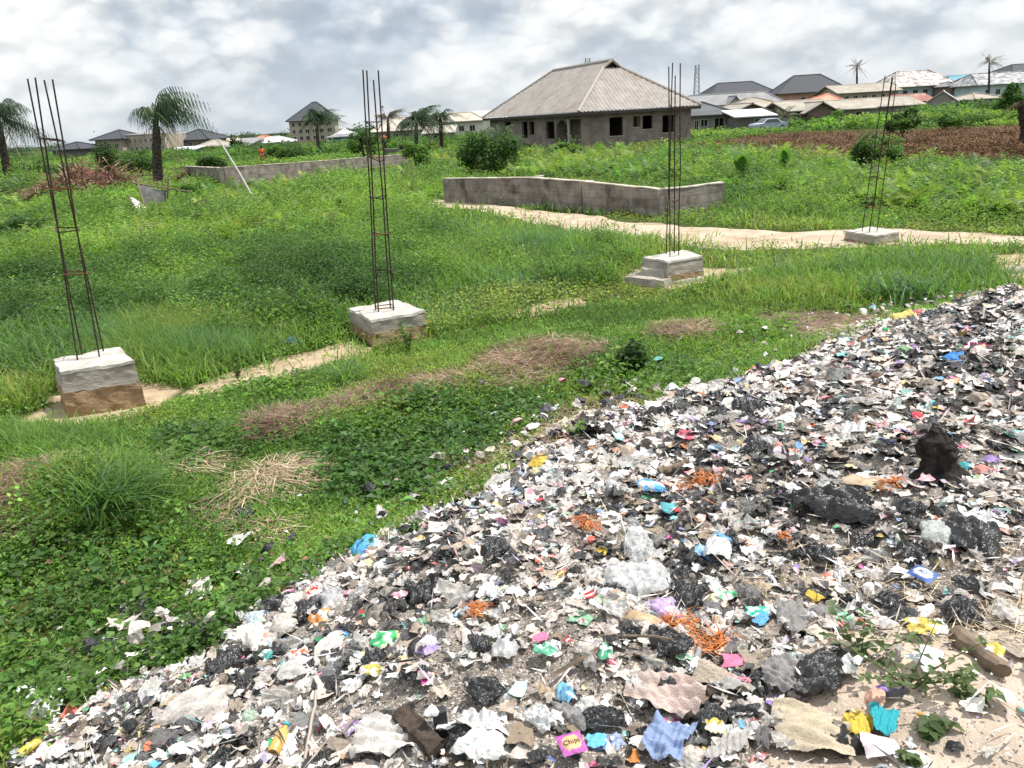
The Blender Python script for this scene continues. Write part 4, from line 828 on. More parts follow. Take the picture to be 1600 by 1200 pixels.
# ------------------------------------------------------------------ litter
PALE = [(.66, .63, .60), (.56, .53, .50), (.42, .39, .365), (.70, .68, .67), (.50, .44, .385), (.58, .505, .45), (.31, .285, .265), (.62, .62, .63), (.54, .465, .42)]
BLK = [(.018, .018, .019), (.030, .030, .032), (.055, .054, .055), (.024, .023, .022)]
BROWN_L = [(.15, .12, .095), (.22, .175, .14), (.30, .24, .19), (.11, .09, .075)]
HUES = {'blue': [(.04, .20, .52), (.10, .34, .62), (.03, .09, .30)], 'red': [(.52, .035, .03), (.40, .03, .05), (.58, .10, .06)], 'yellow': [(.62, .44, .05), (.55, .46, .14), (.48, .33, .04)], 'green': [(.03, .30, .12), (.10, .40, .20), (.06, .24, .05)],
        'teal': [(.06, .40, .44), (.15, .48, .46), (.03, .36, .33)], 'pink': [(.62, .13, .24), (.64, .28, .32), (.52, .06, .28)], 'orange': [(.68, .18, .02), (.62, .24, .06), (.60, .12, .03)], 'purple': [(.28, .18, .48), (.40, .30, .56), (.20, .10, .34)]}
def sheetgrid(n):
    u = np.linspace(-1, 1, n); A, B = np.meshgrid(u, u, indexing='ij'); x = A*np.sqrt(1-B*B/2); y = B*np.sqrt(1-A*A/2)
    return np.stack([x, y], -1).reshape(-1, 2)
def gridfaces(n):
    i = np.arange(n*n).reshape(n, n); return np.stack([i[:-1, :-1], i[1:, :-1], i[1:, 1:], i[:-1, 1:]], -1).reshape(-1, 4)
def crumple(M, n, puff, amp, irr, nf=5, fmax=1.6, fold=None, sq=0.0, crinkle=0.0):
    """M crumpled sheets of n x n points: puffed middle, sharp creases, ragged outline"""
    g = sheetgrid(n); X = np.broadcast_to(g, (M, n*n, 2)).copy()
    if sq:
        u = np.linspace(-1, 1, n); A, B = np.meshgrid(u, u, indexing='ij'); A = A.ravel()[None]; B = B.ravel()[None]; k = RNG.normal(0, .3, (M, 8, 1))
        Q = np.stack([A*(.85+.3*k[:, 0]*B+.25*k[:, 1])+k[:, 2]*B*B*.6, B*(.85+.3*k[:, 3]*A+.25*k[:, 4])+k[:, 5]*A*A*.6], -1); X = X*(1-sq)+Q*sq
    r = np.hypot(g[:, 0], g[:, 1]); an = np.arctan2(g[:, 1], g[:, 0])
    mul = np.ones((M, n*n))
    for k in (2, 3, 4, 5, 7): mul += irr*RNG.normal(0, .55/math.sqrt(k), (M, 1))*np.cos(k*an[None]+RNG.uniform(0, 6.28, (M, 1)))
    X *= np.clip(mul, .35, 1.7)[..., None]
    X += RNG.normal(0, .28/n, X.shape)
    z = np.zeros((M, n*n))
    for k in range(nf):
        a = RNG.uniform(0, 6.28, (M, 1)) if fold is None or k > 4 else fold+RNG.normal(0, .4, (M, 1)); f = RNG.uniform(.35, fmax, (M, 1))*(1+.28*k); ph = RNG.uniform(0, 1, (M, 1))
        t = X[..., 0]*np.cos(a)*f+X[..., 1]*np.sin(a)*f+ph; tri = np.abs((t % 1)-.5)*2-.5
        z += tri*amp/(1+.45*k)
    if crinkle:
        for k in range(6):
            a = RNG.uniform(0, 6.28, (M, 1)); f = RNG.uniform(2.0, min(4.5, n/7), (M, 1)); w = np.sin(X[..., 0]*RNG.uniform(1, 3, (M, 1))+RNG.uniform(0, 6, (M, 1)))
            t = X[..., 0]*np.cos(a)*f+X[..., 1]*np.sin(a)*f+RNG.uniform(0, 1, (M, 1))+.25*w; z += (np.abs((t % 1)-.5)*2-.5)*crinkle
    b = RNG.normal(0, .25, (M, 1)); a = RNG.uniform(0, 6.28, (M, 1)); z += b*(X[..., 0]*np.cos(a)+X[..., 1]*np.sin(a))**2
    pf = np.broadcast_to(np.asarray(puff, float), M)[:, None]
    z = z*(1-.3*np.clip(pf, 0, 1)) + pf*np.sqrt(np.clip(1-r*r, 0, 1))[None] - .12*(pf > .2)*(r[None]**4)
    return np.concatenate([X, z[..., None]], -1)
def place(V, P, size, aspect, az, tx, ty):
    """scale, tilt, turn and move M shapes"""
    V = V*np.stack([size, size*aspect, size], -1)[:, None, :]
    c, s = np.cos(tx)[:, None], np.sin(tx)[:, None]; y = V[..., 1]*c-V[..., 2]*s; z = V[..., 1]*s+V[..., 2]*c; x = V[..., 0]
    c, s = np.cos(ty)[:, None], np.sin(ty)[:, None]; x, z = x*c+z*s, -x*s+z*c
    c, s = np.cos(az)[:, None], np.sin(az)[:, None]; x, y = x*c-y*s, x*s+y*c
    return np.stack([x, y, z], -1)+P[:, None, :]
def inframe(P, m=260):
    q = P-CAM; w = q@cF; ok = w > .4; w = np.where(ok, w, 1); u = 800+FPX*(q@cR)/w; v = 600-FPX*(q@cU)/w
    return ok & (u > -m) & (u < 1600+m) & (v < 1200+m)
def litter_spots(N, inner=.10, sandy=.13, dirt=.3, ragged=.35):
    out = []; c = 0
    while c < N:
        p = np.stack([RNG.uniform(-5, 15, 20000), RNG.uniform(.9, 15, 20000)], -1); s = edge_dist(p[:, 0], p[:, 1])+(fbm(p[:, 0], p[:, 1], 1.7, 31)-.5)*1.3
        ok = s+RNG.exponential(.24, len(s))*(RNG.uniform(0, 1, len(s)) < ragged) > inner+.3*(fbm(p[:, 0], p[:, 1], 3.1, 341, 2)-.5); u = RNG.uniform(0, 1, len(s))
        ok &= ~(inpoly(p[:, 0], p[:, 1], SANDY) & (u > sandy)); ok &= ~(inpoly(p[:, 0]+RNG.normal(0, .08, len(s)), p[:, 1]+RNG.normal(0, .08, len(s)), DIRTS[0]) & (u > dirt))
        p = p[ok]; P = np.concatenate([p, hgt(p[:, 0], p[:, 1])[:, None]], 1); P = P[inframe(P)]; out.append(P); c += len(P)
    return np.concatenate(out)[:N]
def pick(pal, M, jit=.18):
    pal = np.array(pal); C = pal[RNG.integers(0, len(pal), M)]; return np.clip(C*np.clip(RNG.normal(1, jit, (M, 1)), .5, 1.5), 0, .78)
def mixpal(M, w=(.50, .23, .13, .14), P=None):
    k = RNG.choice(4, M, p=w)
    if P is not None:                                 # black plastic lies in drifts
        f = fbm(P[:, 0], P[:, 1], 1.9, 301, 2); k = np.where((k == 0) & (f > .60) & (RNG.uniform(0, 1, M) < .6), 1, k); k = np.where((k == 1) & (f < .42) & (RNG.uniform(0, 1, M) < .5), 0, k)
    C = np.where((k == 0)[:, None], pick(PALE, M), np.where((k == 1)[:, None], pick(BLK, M), pick(BROWN_L, M)))
    hu = list(HUES); hc = np.array([HUES[hu[RNG.integers(len(hu))]][RNG.integers(3)] for _ in range(M)])
    fade = RNG.uniform(.1, .8, (M, 1)); hc = hc*(1-fade)+np.array([.5, .48, .45])*fade
    return np.where((k == 3)[:, None], hc, C), k
def build_litter():
    acc = ACC()
    def layer(N, n, smin, smax, puffp, amp, zoff, w, sandy=.14, dirt=.3, pw=2.0, near=None):
        P = litter_spots(N, sandy=sandy, dirt=dirt)
        if near: P = P[np.hypot(P[:, 0], P[:, 1]) < near*RNG.uniform(.6, 1.2, len(P))]
        M = len(P); C, k = mixpal(M, w, P)
        puff = np.where(RNG.uniform(0, 1, M) < puffp, RNG.uniform(.3, .8, M), 0.0)
        V = crumple(M, n, puff, amp, .3, 4, 1.2, RNG.uniform(0, 3.14, (M, 1)), .65)
        size = (smin+(smax-smin)*RNG.uniform(0, 1, M)**pw)*np.clip(np.hypot(P[:, 0], P[:, 1])/3.6, .85, 1.55); P = P+np.stack([0*size, 0*size, RNG.uniform(0, zoff, M)+size*.1], -1)
        V = place(V, P, size, RNG.uniform(.3, 1.1, M), RNG.uniform(0, 6.28, M), RNG.normal(0, .2, M), RNG.normal(0, .2, M))
        Cv = np.repeat(C[:, None], n*n, 1)
        pr = (RNG.uniform(0, 1, M) < .5) & (k == 3)   # printed wrappers: a second colour on part of the sheet
        a = RNG.uniform(0, 6.28, (M, 1)); g = sheetgrid(n); t = g[None, :, 0]*np.cos(a)+g[None, :, 1]*np.sin(a); msk = pr[:, None] & (np.abs(t-RNG.uniform(-.4, .4, (M, 1))) < RNG.uniform(.15, .5, (M, 1)))
        Cv = np.where(msk[..., None], np.array([.58, .56, .53]), Cv); Cv = Cv*np.clip(RNG.normal(1, .05, (M, n*n, 1)), .8, 1.2)
        F = gridfaces(n); F = (F[None]+(np.arange(M)*n*n)[:, None, None]).reshape(-1, 4); acc.add(V, Cv, F)
    layer(15000, 7, .020, .054, .10, .24, .02, (.60, .15, .14, .11), pw=1.5)
    layer(11000, 5, .014, .038, .06, .26, .05, (.62, .14, .12, .12), pw=1.4)
    layer(26000, 4, .004, .012, .03, .35, .03, (.66, .08, .20, .06), sandy=.5, dirt=1.0, near=5.5)
    layer(9000, 4, .003, .010, .03, .35, .02, (.50, .10, .34, .06), sandy=1.0, dirt=1.0, near=3.2)
    # shreds and straws
    P = litter_spots(5200, sandy=.5, dirt=.8); M = len(P); C, k = mixpal(M, (.6, .14, .2, .06))
    leaves(acc, P+np.array([0, 0, .03]), RNG.uniform(.03, .16, M), RNG.uniform(.0015, .005, M), C, elev=(-.15, .5), fold=0, droop=0)
    # dry straw in the sandy corner
    q = ground_fast(RNG.uniform(1180, 1700, 1100), RNG.uniform(880, 1060, 1100)); M = len(q); f = fbm(q[:, 0], q[:, 1], 3.0, 311); q = q[f > .45]; M = len(q)
    leaves(acc, q+np.array([0, 0, .02]), RNG.uniform(.03, .15, M), RNG.uniform(.001, .0028, M), pick([(.50, .41, .27), (.42, .33, .22), (.55, .48, .36)], M), elev=(-.1, .45), fold=0, droop=0)
    # pieces lost in the grass by the edge
    n = 5; M = 330; P = litter_spots(M*30, inner=-1.5, ragged=.0); s = edge_dist(P[:, 0], P[:, 1]); cl = sstep(.48, .62, fbm(P[:, 0], P[:, 1], 1.1, 321)); P = P[(s < 0) & (RNG.uniform(0, 1, len(s)) < np.exp(s*1.4)*(.12+cl))][:M]; M = len(P); C, k = mixpal(M, (.48, .32, .08, .12))
    V = place(crumple(M, n, RNG.choice([0, .5], M), .26, .35), P+np.array([0, 0, .08])+RNG.uniform(0, .08, (M, 1))*np.array([0, 0, 1]), .014+.06*RNG.uniform(0, 1, M)**1.8, RNG.uniform(.5, 1.2, M), RNG.uniform(0, 6.28, M), RNG.normal(0, .4, M), RNG.normal(0, .4, M))
    F = gridfaces(n); acc.add(V, np.repeat(C, n*n, 0), (F[None]+(np.arange(M)*n*n)[:, None, None]).reshape(-1, 4))
    tag(acc.build('litter', M_litter), 'countless small scraps of plastic, paper and dirt covering the dump slope', 'litter', kind='stuff')
build_litter()

M_pale = mat('pale_plastic', None, attr=True, scale=26, rough=.4, spec=.45, bump=.4, bscale=60, trans=.12)
M_black = mat('black_plastic', None, attr=True, scale=20, rough=.24, spec=.7, bump=.35, bscale=45)
M_clear = mat('clear_plastic', None, attr=True, scale=30, rough=.25, spec=.7, bump=.9, bscale=38, alpha=.30)
M_cloth = mat('dusty_cloth', None, attr=True, scale=0, rough=.95, spec=.08, bump=.5, bscale=160)
M_card = mat('card_and_paper', None, attr=True, scale=18, rough=.9, spec=.1, bump=.25, bscale=60)
M_charred = mat('charred_wood', (.008, .007, .007), (.045, .038, .033), 16, rough=.85, bump=1.0, bscale=24)
M_fibre = mat('orange_fibre', None, attr=True, scale=30, rough=.7)
def ground_pieces():
    taken = []
    def kind(name, cat, label, group, N, m, n, smin, smax, puff, amp, pal, irr=.35, aspect=(.5, 1.1), tilt=.12, two=None, protos=7, sandy=.16, dirt=.4, pw=1.6, fmax=1.6, lift=.25):
        ms = []
        for k in range(protos):
            V = crumple(1, n, puff*RNG.uniform(.2, 1.2), amp, irr, 6, fmax, RNG.uniform(0, 3.14), RNG.uniform(.2, .8), .05 if n > 11 else 0)[0]; C = np.repeat(pick(pal, 1), n*n, 0)
            if two is not None and k % 2:
                g = sheetgrid(n); a = RNG.uniform(0, 6.28); t = g[:, 0]*math.cos(a)+g[:, 1]*math.sin(a); b = (np.abs(t-RNG.uniform(-.3, .3)) < RNG.uniform(.15, .4)); C[b] = two
            ms.append(npmesh(name, V, gridfaces(n), m, C*np.clip(RNG.normal(1, .06, (n*n, 1)), .8, 1.2), False))
        P = litter_spots(N*5, inner=.0, sandy=sandy, dirt=dirt, ragged=0)
        d = np.hypot(P[:, 0], P[:, 1]); P = P[np.argsort(d*RNG.uniform(.55, 1.45, len(d)))][:N]
        for i, p in enumerate(P):
            o = bpy.data.objects.new(name, ms[i % protos]); s = (smin+(smax-smin)*RNG.uniform()**pw)*min(1.5, max(.9, math.hypot(p[0], p[1])/3.8))
            o.location = (p[0], p[1], p[2]+s*lift+.015); o.rotation_euler = (RNG.normal(0, tilt), RNG.normal(0, tilt), RNG.uniform(0, 6.28)); o.scale = (s, s*RNG.uniform(*aspect), s)
            col.objects.link(o); tag(o, label, cat, group)
    kind('bag_scrap', 'plastic scrap', 'small crumpled scrap of thin black plastic mixed into the litter', 'small black plastic scraps in the litter', 220, M_black, 21, .026, .075, .28, .26, BLK, protos=9, fmax=1.8)
    kind('plastic_scrap', 'plastic scrap', 'small crumpled scrap of pale dirty plastic mixed into the litter', 'small pale plastic scraps in the litter', 290, M_pale, 19, .024, .072, .2, .26, PALE[:4]+[PALE[7]], protos=10, fmax=2)
    kind('clear_scrap', 'plastic scrap', 'small see-through plastic bag scrap lying in the litter', 'see-through bag scraps in the litter', 110, M_clear, 17, .03, .07, .5, .22, [(.66, .67, .68), (.6, .6, .6)], fmax=2.2)
    kind('paper_scrap', 'paper scrap', 'small tan piece of card or cloth trodden into the litter', 'tan card and cloth pieces in the litter', 200, M_card, 9, .02, .055, .05, .17, [PALE[4], PALE[5], PALE[8], (.34, .27, .2), (.5, .44, .36)], irr=.25, protos=8)
    kind('cloth_scrap', 'cloth scrap', 'dusty beige or grey cloth rag lying wrinkled in the litter', 'dusty cloth rags in the litter', 52, M_cloth, 20, .04, .095, .15, .24, [(.50, .43, .35), (.42, .38, .34), (.54, .48, .43), (.34, .32, .30)], protos=7)
    kind('film_sheet', 'plastic sheet', 'long wrinkled pale plastic film lying over the litter', 'long pale plastic films in the litter', 64, M_pale, 22, .05, .105, .12, .2, [(.55, .53, .51), (.60, .59, .585), (.47, .45, .43), (.42, .40, .385)], aspect=(.35, .7), protos=8)
    for hue, N in (('blue', 34), ('red', 36), ('yellow', 32), ('green', 32), ('teal', 18), ('pink', 28), ('orange', 22), ('purple', 8)):
        kind('wrapper', 'wrapper', f'small {hue} plastic wrapper lying loose in the litter', f'small {hue} wrappers in the litter', N, M_litter, 8, .014, .038, .06, .16, HUES[hue], irr=.16, aspect=(.5, .9), two=(.6, .58, .55), protos=5, lift=.45)
    ms = []
    for k in range(5):
        mb = MB(); p = [np.array([x, RNG.normal(0, .035), RNG.normal(0, .02)]) for x in np.linspace(-.5, .5, 5)]; mb.tube(p, [.028, .032, .03, .026, .018], 6); ob = mb.build('stick', M_timber); ms.append(ob.data); bpy.data.objects.remove(ob)
    P = litter_spots(200, inner=.1, ragged=0); P = P[np.argsort(np.hypot(P[:, 0], P[:, 1]))][::4][:46]
    for i, p in enumerate(P):
        o = bpy.data.objects.new('stick', ms[i % 5]); s = RNG.uniform(.1, .28); o.scale = (s, s*.6, s*.6); o.location = (p[0], p[1], p[2]+.045); o.rotation_euler = (0, RNG.normal(0, .15), RNG.uniform(0, 6.28)); col.objects.link(o)
        tag(o, 'thin weathered stick lying in the litter', 'stick', 'thin sticks in the litter')
ground_pieces()

# single pieces that stand out
def spot(px, py):
    p = ground(np.float64(px), np.float64(py)); d = float((p-CAM)@cF); el = math.asin((CAM[2]-p[2])/np.linalg.norm(p-CAM)); return p, d/FPX, el
def facing(p): return math.atan2(p[0], p[1])
def piece(name, label, cat, px, py, w, h, c, m, puff=.3, amp=.2, irr=.25, n=22, rot=0.0, tilt=.0, fmax=1.8, group=None, two=None, twof=None, lift=.03, keep=False, asp=None):
    """a crumpled thing w photo pixels wide, h high, lying at a photo pixel"""
    p, k, el = spot(px, py+h*.12); rx = w*k/2; ry = min(h*k/2/max(.35, math.sin(el)), rx*1.6)*(.8 if puff > .3 else 1)
    soft = m in (M_clear, M_cloth)
    if m is M_cloth: V = crumple(1, n+6, puff*.6, amp*1.3, irr*.5, 7, 2.3, RNG.uniform(0, 3.14), .85)[0]; n = n+6
    elif m is M_clear: V = crumple(1, n, puff*.8, amp*.6, irr, 7, 2.0, RNG.uniform(0, 3.14), .4, .05)[0]
    elif m is M_card: V = crumple(1, n, puff, amp, irr*.5, 3, .8, RNG.uniform(0, 3.14), .9)[0]
    elif m in (M_pale, M_litter): V = crumple(1, n, puff*.8, amp, irr, 6, 1.5, RNG.uniform(0, 3.14), .5)[0]
    else: V = crumple(1, n, puff*.85, amp, irr, 6, fmax, RNG.uniform(0, 3.14), .45, .065)[0]
    C = np.repeat(np.array([c], float), n*n, 0)*np.clip(RNG.normal(1, .06, (n*n, 1)), .8, 1.2)
    if m is M_litter and w > 18:
        g = sheetgrid(n); f = fbm(g[:, 0]*1.6+px, g[:, 1]*1.6+py, 1.3, 341, 2); C[f > .56] = (.58, .56, .54); C[f < .36] *= .6
    if two is not None: g = sheetgrid(n); C[twof(g[:, 0], g[:, 1])] = two
    sc = math.sqrt(rx*ry); V = V*[rx, ry, sc*.9]
    a = rot-facing(p); c_, s_ = math.cos(a), math.sin(a); t = tilt
    y = V[:, 1]*math.cos(t)-V[:, 2]*math.sin(t); z = V[:, 1]*math.sin(t)+V[:, 2]*math.cos(t); x = V[:, 0]
    V = np.stack([x*c_-y*s_, x*s_+y*c_, z], -1)
    o = npobj(name, V, gridfaces(n), m, C, soft); o.location = (p[0], p[1], p[2]+lift+sc*.12); tag(o, label, cat, group); return o
K_ = (.016, .016, .017); WH = (.68, .68, .68)
o = piece('plastic_bag', 'large clear plastic bag with a twisted neck, the biggest pale bag on the dump', 'plastic bag', 997, 915, 92, 84, (.72, .73, .74), M_clear, .55, .2, .18, 30, fmax=2.4)
def neck(o, px, py, w, h, c, m, n=16):
    p, k, el = spot(px, py+h*.4); g = sheetgrid(n); V = crumple(1, n, .2, .2, .15, 6, 2.2)[0]*[w*k/2, w*k/2*.6, w*k/2]; V[:, 2] += (g[:, 1]+1)*h*k*.42; V[:, 1] += (g[:, 1])*h*k*.25
    V = V+p-np.array(o.location); q = npobj('neck', V, gridfaces(n), m, np.repeat(np.array([c]), n*n, 0), False, o)
neck(o, 1000, 850, 40, 60, (.74, .75, .76), M_clear)
piece('plastic_bag', 'bulging white plastic bag printed in grey right of the biggest clear bag', 'plastic bag', 1120, 872, 46, 44, (.60, .61, .62), M_pale, .6, .18, .2, 22)
piece('plastic_bag', 'milky plastic bag between two black bags below the charred stump', 'plastic bag', 1462, 838, 52, 44, (.62, .66, .63), M_clear, .6, .18, .2, 22)
for px, py, w, h, lab in [(1182, 702, 44, 40, 'small black plastic bag heap beside a tan strip uphill of the orange netting'), (1300, 796, 130, 46, 'long spread of torn black plastic sheet in the middle of the dump'), (1350, 848, 40, 46, 'black plastic bag rag hanging below the long torn black sheet'),
                          (1515, 838, 78, 62, 'full shiny black plastic bag on the right below the charred stump'), (1426, 868, 44, 40, 'small tied black plastic bag left of the milky bag'), (1280, 1056, 78, 82, 'big crumpled black plastic bag beside the bare sand'),
                          (1074, 938, 54, 46, 'crumpled black plastic bag right under the biggest clear bag'), (1048, 1014, 68, 44, 'torn black plastic sheet lying between the two orange netting tufts'), (780, 862, 58, 52, 'shiny black plastic bag near the grass edge of the dump'),
                          (665, 934, 54, 40, 'matted black plastic rag below the grass edge'), (440, 948, 56, 28, 'flat black plastic bag at the very edge of the green weeds'), (484, 956, 42, 40, 'rounded black plastic bag touching the clear bag by the weeds'), (590, 1036, 50, 34, 'glossy black plastic wrap under the green printed packet'),
                          (750, 1012, 32, 34, 'small black plastic ball lying on bare dirt'), (720, 1156, 46, 32, 'black plastic clump right of the dark square post'), (355, 1042, 60, 48, 'black plastic bag beside the weeds near the long dirty sheet'), (386, 1080, 40, 52, 'black plastic twisted upright next to the clear film'),
                          (1388, 946, 44, 30, 'black plastic bag lying on straw above the leafy plant'), (1505, 965, 60, 44, 'black plastic film crumpled above the weathered log'), (1515, 925, 56, 24, 'flat black bag on straw near the right edge'), (1165, 640, 60, 22, 'dark flat black sheet on the upper slope'),
                          (690, 1000 - 80, 30, 24, 'small black rag beside the shiny black bag'), (1270, 870, 60, 40, 'loose black film left of the green netting scrap'), (1455, 480 + 16, 30, 24, 'tied black bag at the far end of the dump beside the yellow bag'),
                          (1045, 1160 - 88, 44, 34, 'black and blue plastic knot above the dusty pink cloth'), (940, 1130, 70, 40, 'charred black plastic mass above the purple packet'), (215, 968, 62, 40, 'black plastic bag sunk among green weeds'), (275, 985, 44, 26, 'black plastic rag among weeds next to the sunken black bag'), (388, 806, 36, 24, 'round black bag lying in the dry straw'), (640, 796, 50, 24, 'black bag in the grass at the dump edge')]:
    piece('black_bag', lab, 'black bag', px, py, w, h, K_, M_black, .42, .24, .26, 38, fmax=1.7)
